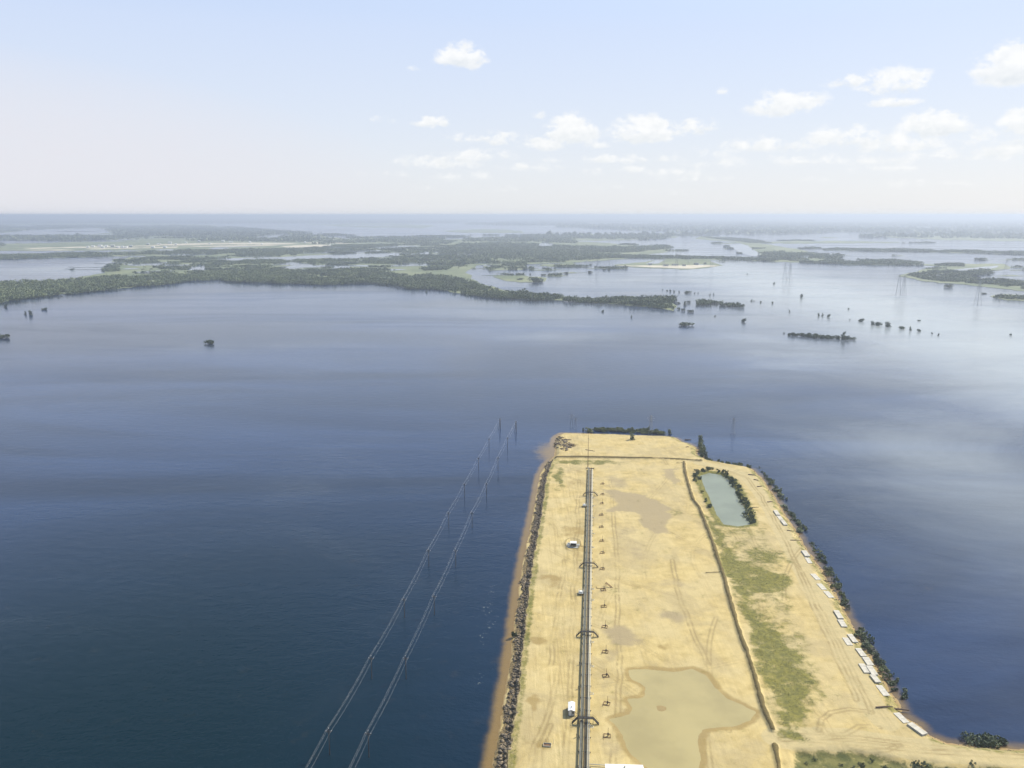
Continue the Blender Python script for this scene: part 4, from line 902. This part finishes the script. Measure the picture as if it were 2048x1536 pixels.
# stair frame
x, y = P(1217, 1174, ZP); e = empty('stair_frame', 'rusty stair frame lying beside the wellhead row', 'stair frame', (x, y, GZ), .2)
MB().beam((-1.3,1.6,1.9),(1.2,-1.6,.1),.18,.22).beam((-.6,1.9,1.9),(1.9,-1.3,.1),.18,.22).build('stringer', M['rust'], e)
mb = MB()
for k in range(8):
    t = (k + .5) / 8; mb.beam((-1.3+2.5*t,1.6-3.2*t,1.9-1.8*t),(-.6+2.5*t,1.9-3.2*t,1.9-1.8*t),.25,.05)
mb.build('tread', M['rust'], e); MB().box(-1.4,-1.25,1.5,1.65,-.1,1.9).box(-.65,-.5,1.85,2.0,-.1,1.9).build('leg', M['rust'], e)
o = MB().tube([(0,0,.2),(-5,-.3,.2),(-5.4,2.0,.2)], .1, 6).build('branch_pipe', M['rust'], loc=(x - 1.5, y - 2, GZ), rz=RANG); tag(o, 'low rusty pipe leading from the stair frame to the rack', 'pipe')
# pump station in a ring
x, y = P(1146, 1092, ZP); e = empty('pump_station', 'pump skid with white tank inside a dirt ring', 'pump station', (x, y, GZ), RANG)
MB().box(-4,4,-3.2,3.2,-.1,.18).build('base', M['wallg'], e)
MB().box(-1.5,2.0,-1.6,1.6,.18,2.5).build('cabin', M['dark'], e)
MB().add([(-1.7,-1.8,2.5),(2.2,-1.8,2.5),(2.2,1.8,2.5),(-1.7,1.8,2.5),(-1.7,0,3.0),(2.2,0,3.0)],[(0,1,5,4),(2,3,4,5),(0,4,3),(1,2,5),(0,3,2,1)]).build('roof', M['roofw'], e)
tk = MB().tube([(-2.6,-1.5,.9),(-2.6,-1.5+3.0,.9)], .7, 14).build('tank', M['white'], e, smooth=False); MB().tube([(-2.6,0,1.6),(-2.6,0,1.9)], .25, 8).build('hatch', M['dark'], tk)
r_ = MB()
for a_, b_ in (((-3.8,-3),(3.8,-3)),((3.8,-3),(3.8,3)),((3.8,3),(-3.8,3)),((-3.8,3),(-3.8,-3))):
    r_.beam((*a_,1.25),(*b_,1.25),.09,.09).beam((*a_,.75),(*b_,.75),.07,.07)
    for t in (0,.33,.66): r_.beam((a_[0]+(b_[0]-a_[0])*t,a_[1]+(b_[1]-a_[1])*t,.18),(a_[0]+(b_[0]-a_[0])*t,a_[1]+(b_[1]-a_[1])*t,1.25),.09,.09)
r_.build('railing', M['galv'], e)
MB().tube([(2.0,-.5,.5),(6.5,-.5,.4),(8.2,-.4,.6)], .12, 8).build('outlet_pipe', M['rust'], e)
# pit frame lower left
x, y = P(1095, 1491, ZP); e = empty('tank_frame', 'low open steel frame tank with pipes near the bottom of the sand', 'tank', (x, y, GZ), RANG)
MB().box(-1.6,1.4,-1.0,-.9,0,.5).box(-1.6,1.4,.9,1.0,0,.5).box(-1.6,-1.5,-.9,.9,0,.5).box(1.3,1.4,-.9,.9,0,.5).build('rim', M['galv'], e)
MB().box(-1.5,1.3,-.9,.9,0,.12).build('floor_plate', M['rust'], e)
for s in (-.8,.4,2.2): MB().tube([(s,1.4,0),(s,1.4,2.0)], .05, 6).build('post', M['galv'], e)
# big building cut by lower frame edge
x, y = P(1247, 1527, 7.0); ang = R(-2.5)
e = empty('service_building', 'white roofed service building cut by the bottom edge', 'building', (x, y - 4.0, GZ), ang)
MB().box(-6.4,6.4,-4,4,0,3.9).build('wall', M['wallg'], e)
rf = MB().add([(-6.8,-4.4,3.95),(6.8,-4.4,3.95),(6.8,0,4.95),(-6.8,0,4.95),(6.8,4.3,3.95),(-6.8,4.3,3.95),(-6.8,-4.4,3.85),(6.8,-4.4,3.85),(6.8,4.3,3.85),(-6.8,4.3,3.85)],
  [(0,1,2,3),(3,2,4,5),(0,3,5),(1,4,2),(0,6,7,1),(5,4,8,9),(6,9,8,7),(0,5,9,6),(1,7,8,4)]).build('roof', M['roofw'], e)
MB().box(-.3,.3,1.2,1.8,4.4,5.4).build('chimney', M['galv'], rf)
for s in (-4.5,-1.5,1.5,4.5):
    w_ = MB().box(s-.6,s+.6,-4.05,-4.0,1.3,2.6).build('window', M['glass'], e); MB().box(s-.7,s+.7,-4.12,-4.05,1.15,1.27).build('sill', M['white'], w_)
d_ = MB().box(-.45,.45,4.0,4.05,0,2.1).build('door', M['white'], e); MB().box(.3,.38,4.05,4.12,1,1.1).build('handle', M['dark'], d_)
x, y = P(1178, 1528, ZP+.6); x2, y2 = P(1215, 1531, ZP+.6)
o = MB().tube([(0,0,0),(x2-x+1,y2-y,0)], .16, 8).build('branch_pipe', M['galv'], loc=(x, y, GZ + .6)); tag(o, 'pale pipe from the rack to the white roofed building', 'pipe')

# ------------------------------------------------------------------ concrete slabs on the right shore
SL = [(1550,1023,1556,1032),(1557,1033,1563,1041),(1564,1043,1571,1052),(1607,1104,1615,1115),(1614,1117,1621,1128),(1625,1149,1637,1161),(1638,1169,1649,1181),(1651,1184,1663,1197),(1672,1224,1682,1240),(1680,1242,1689,1256),
 (1699,1271,1711,1287),(1690,1277,1700,1292),(1716,1299,1728,1315),(1730,1317,1741,1333),(1723,1330,1735,1348),(1738,1335,1750,1353),(1745,1353,1757,1368),(1757,1372,1773,1393),(1792,1428,1813,1448),(1819,1450,1850,1472)]
for i, (x0, y0, x1, y1) in enumerate(SL[::-1]):
    r_ = random.Random(i + 40); a = Vector(P(x0, y0, 2.2)); b = Vector(P(x1, y1, 2.2)); L_ = (b - a).length; c_ = (a + b) / 2; w = r_.uniform(1.25, 1.5)
    ang = math.atan2(-(a - b).x, (a - b).y); k = r_.randint(1, 3); mb = MB(); z0 = 0
    for q in range(k):
        jx, jy = r_.uniform(-.12, .12), r_.uniform(-.15, .15); mb.box(-w+jx, w+jx, -L_/2+jy, L_/2+jy, z0, z0+.2); z0 += .24
        mb.box(-w+.1, w-.1, -L_*.3-.08, -L_*.3+.08, z0-.04, z0) if q < k-1 else None
    gz = max(ground_z(c_.x, c_.y), ground_z(c_.x-1.5, c_.y), ground_z(c_.x+1.2, c_.y-2), ground_z(c_.x, c_.y+2))
    o = mb.build('concrete_slab', M['concrete'], loc=(c_.x, c_.y, gz + .02), rz=ang)
    tag(o, f'{nth(i)} pale concrete slab along the right shore, counted from the near end', 'concrete slab', 'concrete slabs along the right shore')

# debris and driftwood
def log(px, py, L_, a, r, label, z=None):
    x, y = P(px, py, 1.5); gz = max(ground_z(x, y), 0) if z is None else z
    mb = MB().tube([(-L_/2,0,r),(0,.15,r*1.3),(L_/2,0,r)], [r,r*.9,r*.6], 7).tube([(L_*.1,0,r),(L_*.25,.7,r*2.5)], [r*.5,r*.25], 5).tube([(-L_*.2,0,r),(-L_*.3,-.6,r*2)], [r*.45,r*.2], 5)
    tag(mb.build('driftwood_log', M['deadwood'], loc=(x, y, gz), rz=a), label, 'log', 'driftwood logs at the water edge')
for t in [(1115,889,5,.2,.5,'dark log at the far left corner shore'),(1122,876,6,-.3,.4,'log left of the dark debris heap, up the shore'),(1137,881,5,.1,.4,'log just above the dark debris heap'),(1180,902,9,-.6,.25,'long thin stick on the far sand'),(1376,877,6,0,.45,'dark log at the rim of the little far inlet'),
  (1375,895,3,.3,.3,'short log below the little inlet'),(1395,900,3,-.2,.35,'log beside the far right corner bushes'),(1504,953,6,-.5,.35,'large pale log on the right shore above the slabs'),(1512,963,4,-.8,.3,'log on the right shore below the large one'),(1519,976,4,.2,.3,'third log down the right shore'),
  (1540,1007,4,.1,.3,'log just above the farthest slabs'),(1580,1065,4,-.6,.25,'log between the slab groups'),(1592,1084,7,-.1,.25,'thin log reaching the shore between slab groups'),(1652,1160,6,-.35,.35,'log beside the middle slabs on the shore'),(1723,1300,5,-.2,.3,'log above the slab cluster by the water'),(1768,1420,7,.05,.35,'log heap piece at the near notch of the shore'),(1795,1416,9,-.12,.4,'long dark log at the near notch of the shore'),(1492,1012,7,-.1,.2,'thin branch on the road beside the pond'),(1510,1018,5,.1,.18,'second thin branch on the road beside the pond')]:
    log(*t)
def heap(px, py, label):
    rng = random.Random(4); x, y = P(px, py, 1.5); mb = MB()
    for k in range(70):
        a = rng.uniform(0, 6.28); r = rng.uniform(0, 3.6); h = max(0, 1.5 * (1 - r / 4)); b = rng.uniform(0, 6.28); l = rng.uniform(1, 3.2)
        mb.tube([(r*math.cos(a), r*math.sin(a)*1.5, rng.uniform(.05, h+.1)), (r*math.cos(a)+l*math.cos(b), r*math.sin(a)*1.5+l*math.sin(b), rng.uniform(.1, h+.4))], [.16,.07], 5)
    tag(mb.build('brush_heap', M['deadwood'], loc=(x, y, max(ground_z(x, y), .3))), label, 'brush heap')
heap(1143, 892, 'dark heap of dead branches at the far left of the sand')

# ------------------------------------------------------------------ power lines
LA = [(1000,836),(978,876),(957,914),(929,966),(897,1023),(857,1098),(808,1195),(742,1312),(657,1457)]
LB = [(1032,841),(1015,874),(996,913),(973,965),(944,1023),(911,1098),(868,1189),(811,1312),(736,1462)]
PH = 11.0
def pole_data():
    pm = MB().tube([(0,0,-1.5),(0,0,PH)], [.22,.14], 8)
    ca = MB().box(-1.25,1.25,-.11,.11,PH-1.25,PH-1.03).beam((-.9,0,PH-1.2),(0,0,PH-2.2),.08,.08).beam((.9,0,PH-1.2),(0,0,PH-2.2),.08,.08)
    ins = MB()
    return pm, ca
def pole(x, y, rz, label, group, first=None, double=False):
    if first: c = copy_tree(first); c.location = (x, y, 0); c.rotation_euler = (0, 0, rz); c['label'] = label; c['group'] = group; return c
    e = empty('power_pole', label, 'power pole', (x, y, 0), rz, group); pm, ca = pole_data()
    pm.build('pole', M['pole'], e); cr = ca.build('crossarm', M['pole'], e)
    for s, z in ((-1.05, PH-1.03), (1.05, PH-1.03)): MB().tube([(s,0,z),(s,0,z+.28)], .09, 6).build('insulator', M['white'], cr)
    MB().tube([(0,0,PH),(0,0,PH+.3)], .09, 6).build('insulator', M['white'], e)
    if double:
        MB().beam((-1.6,0,-1.5),(-.1,0,PH-1.4),.3,.3).build('brace', M['pole'], e); MB().beam((.3,2.2,-1.5),(.1,.1,PH-1.4),.3,.3).build('brace', M['pole'], e)
    return e
first = None; second = None
for tops, nm in ((LA, 'left'), (LB, 'right')):
    w = [np.array(P(px, py, PH)) for px, py in tops]
    dlast = w[-1] - w[-2]; w += [w[-1] + dlast, w[-1] + 2 * dlast]
    rot = []
    for i, q in enumerate(w):
        a = w[max(i-1, 0)]; b = w[min(i+1, len(w)-1)]; d = b - a; rot.append(math.atan2(-d[0], d[1]) + math.pi)
    for i, q in enumerate(w[:-1]):
        grp = 'poles of the two power lines in the lake'
        lab = f'{nth(i)} pole of the {nm} power line counted from its far end'
        if i == 0: 
            second_ = pole(q[0], q[1], rot[i], f'braced end pole at the far end of the {nm} power line', grp, None, True)
        else:
            o = pole(q[0], q[1], rot[i], lab, grp, first); first = first or o
    for off, zz, lab in ((-1.05, PH-.75, 'left'), (0, PH+.28, 'upper'), (1.05, PH-.75, 'right')):
        pts = []
        for i in range(len(w) - 1):
            c0, s0 = math.cos(rot[i]), math.sin(rot[i]); c1, s1 = math.cos(rot[i+1]), math.sin(rot[i+1])
            A0 = np.array((w[i][0] - off*c0*-1, w[i][1] + off*s0, zz)); B0 = np.array((w[i+1][0] + off*c1, w[i+1][1] + off*s1, zz))
            A0 = np.array((w[i][0] + off*c0, w[i][1] + off*s0, zz))
            for k in range(8):
                t = k / 8; p = A0 * (1 - t) + B0 * t; pts.append((p[0], p[1], zz - 4 * 1.1 * t * (1 - t)))
        pts.append(tuple(B0))
        o = mesh_obj('power_wire', (mbw := MB().tube([tuple(np.array(p) - np.array(pts[0])) for p in pts], .013, 5, False)).V, mbw.F, M['wire'], loc=pts[0])
        tag(o, f'{lab} wire of the {nm} power line', 'wire', 'wires of the two power lines')
# far pylons
def pylon_data():
    mb = MB(); h = 1.0
    for sx in (-1, 1):
        for sy in (-1, 1): mb.beam((sx*.10, sy*.10, 0), (sx*.015, sy*.015, .97), .007, .007)
    n = 9
    for k in range(n):
        z0 = k / n * .97; z1 = (k + 1) / n * .97; a = .10 + (.015 - .10) * z0 / .97; b = .10 + (.015 - .10) * z1 / .97
        for (p, q) in (((-a, -a), (b, -b)), ((a, -a), (b, b)), ((a, a), (-b, b)), ((-a, a), (-b, -b))): mb.beam((*p, z0), (*q, z1), .0035, .0035)
    arm = MB()
    for z, l in ((.72, .17), (.82, .22), (.92, .14)): arm.beam((-l, 0, z), (l, 0, z), .007, .007).beam((-l, 0, z), (0, 0, z + .05), .004, .004).beam((l, 0, z), (0, 0, z + .05), .004, .004)
    return mb, arm
mb, arm = pylon_data(); PY = empty('pylon', 'x', 'pylon', (0, 0, 0), 0, 'far lattice pylons'); mb.build('tower', M['lattice'], PY); arm.build('crossarm', M['lattice'], PY)
pys = [(1143,855,30,'lattice pylon in the water left of the far end of the sand'),(1151,858,24,'smaller pylon close right of the pylon behind the sand'),(1301,868,40,'lattice pylon behind the far willow row'),(1466,868,34,'lone lattice pylon in the water right of the sand'),
 (1194,544,24,'pylon left of the far drilling pad'),(1219,532,14,'pylon close to the corner of the far drilling pad'),(1173,534,14,'faint pylon leftmost of the far bay'),(1423,536,52,'tall faint pylon at the right end of the far drilling pad'),(1569,560,40,'left pylon of a pair on the pale flood'),(1579,562,40,'right pylon of a pair on the pale flood'),
 (1796,590,52,'left pylon of the tall pair right of the pale flood'),(1806,594,54,'right pylon of the tall pair right of the pale flood'),(1955,610,46,'tall faint pylon near the right edge below the bank'),(2010,552,30,'faint pylon above the wooded bank'),(1791,530,20,'short pylon on the causeway'),(42,498,20,'mast tower at the left end of the far well site'),
 (1353,533,26,'left mast on the far drilling pad'),(1327,534,22,'leftmost mast on the far drilling pad'),(1376,531,22,'middle mast on the far drilling pad'),(688,495,14,'thin pylon in the plain left of middle'),(792,500,14,'thin pylon in the middle plain')]
for i, (px, py, hp, lab) in enumerate(pys):
    x, y = P(px, py, 0); hm = hp * math.hypot(x, y) / FPX; hm = min(hm, 55)
    c = PY if i == 0 else copy_tree(PY); c.location = (x, y, 0); c.rotation_euler = (0, 0, .4 * math.sin(i * 2.3)); s = hm; c.scale = (s, s, s); c['label'] = lab

# ------------------------------------------------------------------ far facilities
rf_ = random.Random(21)
def far_building(px, py, w, d, h, label, m, name='industrial_building'):
    x, y = P(px, py, 1.3); e = empty(name, label, 'building', (x, y, 1.3), rf_.uniform(-.1, .1), 'buildings of the far well site')
    MB().box(-w/2, w/2, -d/2, d/2, 0, h).build('wall', M[m], e)
    MB().add([(-w/2-.5,-d/2-.5,h),(w/2+.5,-d/2-.5,h),(w/2+.5,d/2+.5,h),(-w/2-.5,d/2+.5,h),(-w/2-.5,0,h+2),(w/2+.5,0,h+2)],[(0,1,5,4),(2,3,4,5),(0,4,3),(1,2,5),(0,3,2,1)]).build('roof', M['roofw'], e)
bl = [(176,495,14),(186,494,20),(200,493,26),(213,494,18),(226,494,22),(245,496,14),(262,494,20),(296,490,18),(318,489,24),(340,487,22),(352,490,14),(372,486,16),(398,484,20),(420,488,14),(446,484,22),(462,485,26),(500,486,14),(524,489,12),(610,486,12),(660,491,10)]
for i, (px, py, w) in enumerate(bl): far_building(px, py, w, 12, rf_.uniform(6, 12), f'{nth(i)} pale building from the left on the far well site', rf_.choice(['white', 'wallg', 'white']))
for i, px in enumerate((206, 236, 252, 306, 330)):
    x, y = P(px, 496, 1.3); r = 11; e = empty('storage_tank', f'{nth(i)} round storage tank from the left on the far well site', 'tank', (x, y, 1.3), 0, 'tanks of the far well site')
    MB().tube([(0,0,0),(0,0,10)], r, 20).build('wall', M['white'], e); MB().tube([(0,0,10),(0,0,11.5)], [r,.5], 20).build('roof', M['roofw'], e)
for i, px in enumerate((338, 362, 386, 410, 436, 250, 457)):
    x, y = P(px, 488, 1); o = MB().tube([(0,0,0),(0,0,34+4*(i%3))], [1.1,.5], 6).box(-2,2,-2,2,28,30).build('mast', M['galv'], loc=(x, y, 1)); tag(o, f'{nth(i)} slim mast over the far well site sand', 'mast', 'slim masts of the far well site')
for i, (px, py, w) in enumerate([(1300,530,14),(1332,532,20),(1350,531,26),(1368,532,14),(1392,529,18),(1410,528,10)]): 
    x, y = P(px, py, 1.3); e = empty('industrial_building', f'{nth(i)} low building from the left on the far drilling pad', 'building', (x, y, 1.3), 0, 'buildings of the far drilling pad')
    MB().box(-w/2,w/2,-5,5,0,6).build('wall', M['wallg'], e); MB().box(-w/2-.4,w/2+.4,-5.4,5.4,6,6.5).build('roof', M['tray'], e)

# ------------------------------------------------------------------ air
hz = MB().box(-FAR - 2000, FAR + 2000, -FAR - 2000, FAR + 2000, -6.0, CAMH + 12.0).build('haze', None)
tag(hz, 'pale blue summer haze', kind='stuff')
hm = bpy.data.materials.new('haze_air'); hm.use_nodes = True; nt = hm.node_tree
for n in list(nt.nodes): nt.nodes.remove(n)
ho = nt.nodes.new('ShaderNodeOutputMaterial'); hv = nt.nodes.new('ShaderNodeVolumePrincipled')
hv.inputs['Color'].default_value = (.71, .80, .94, 1); hv.inputs['Density'].default_value = 0.000112; hv.inputs['Anisotropy'].default_value = 0.3
nt.links.new(hv.outputs[0], ho.inputs['Volume']); hz.data.materials.append(hm)
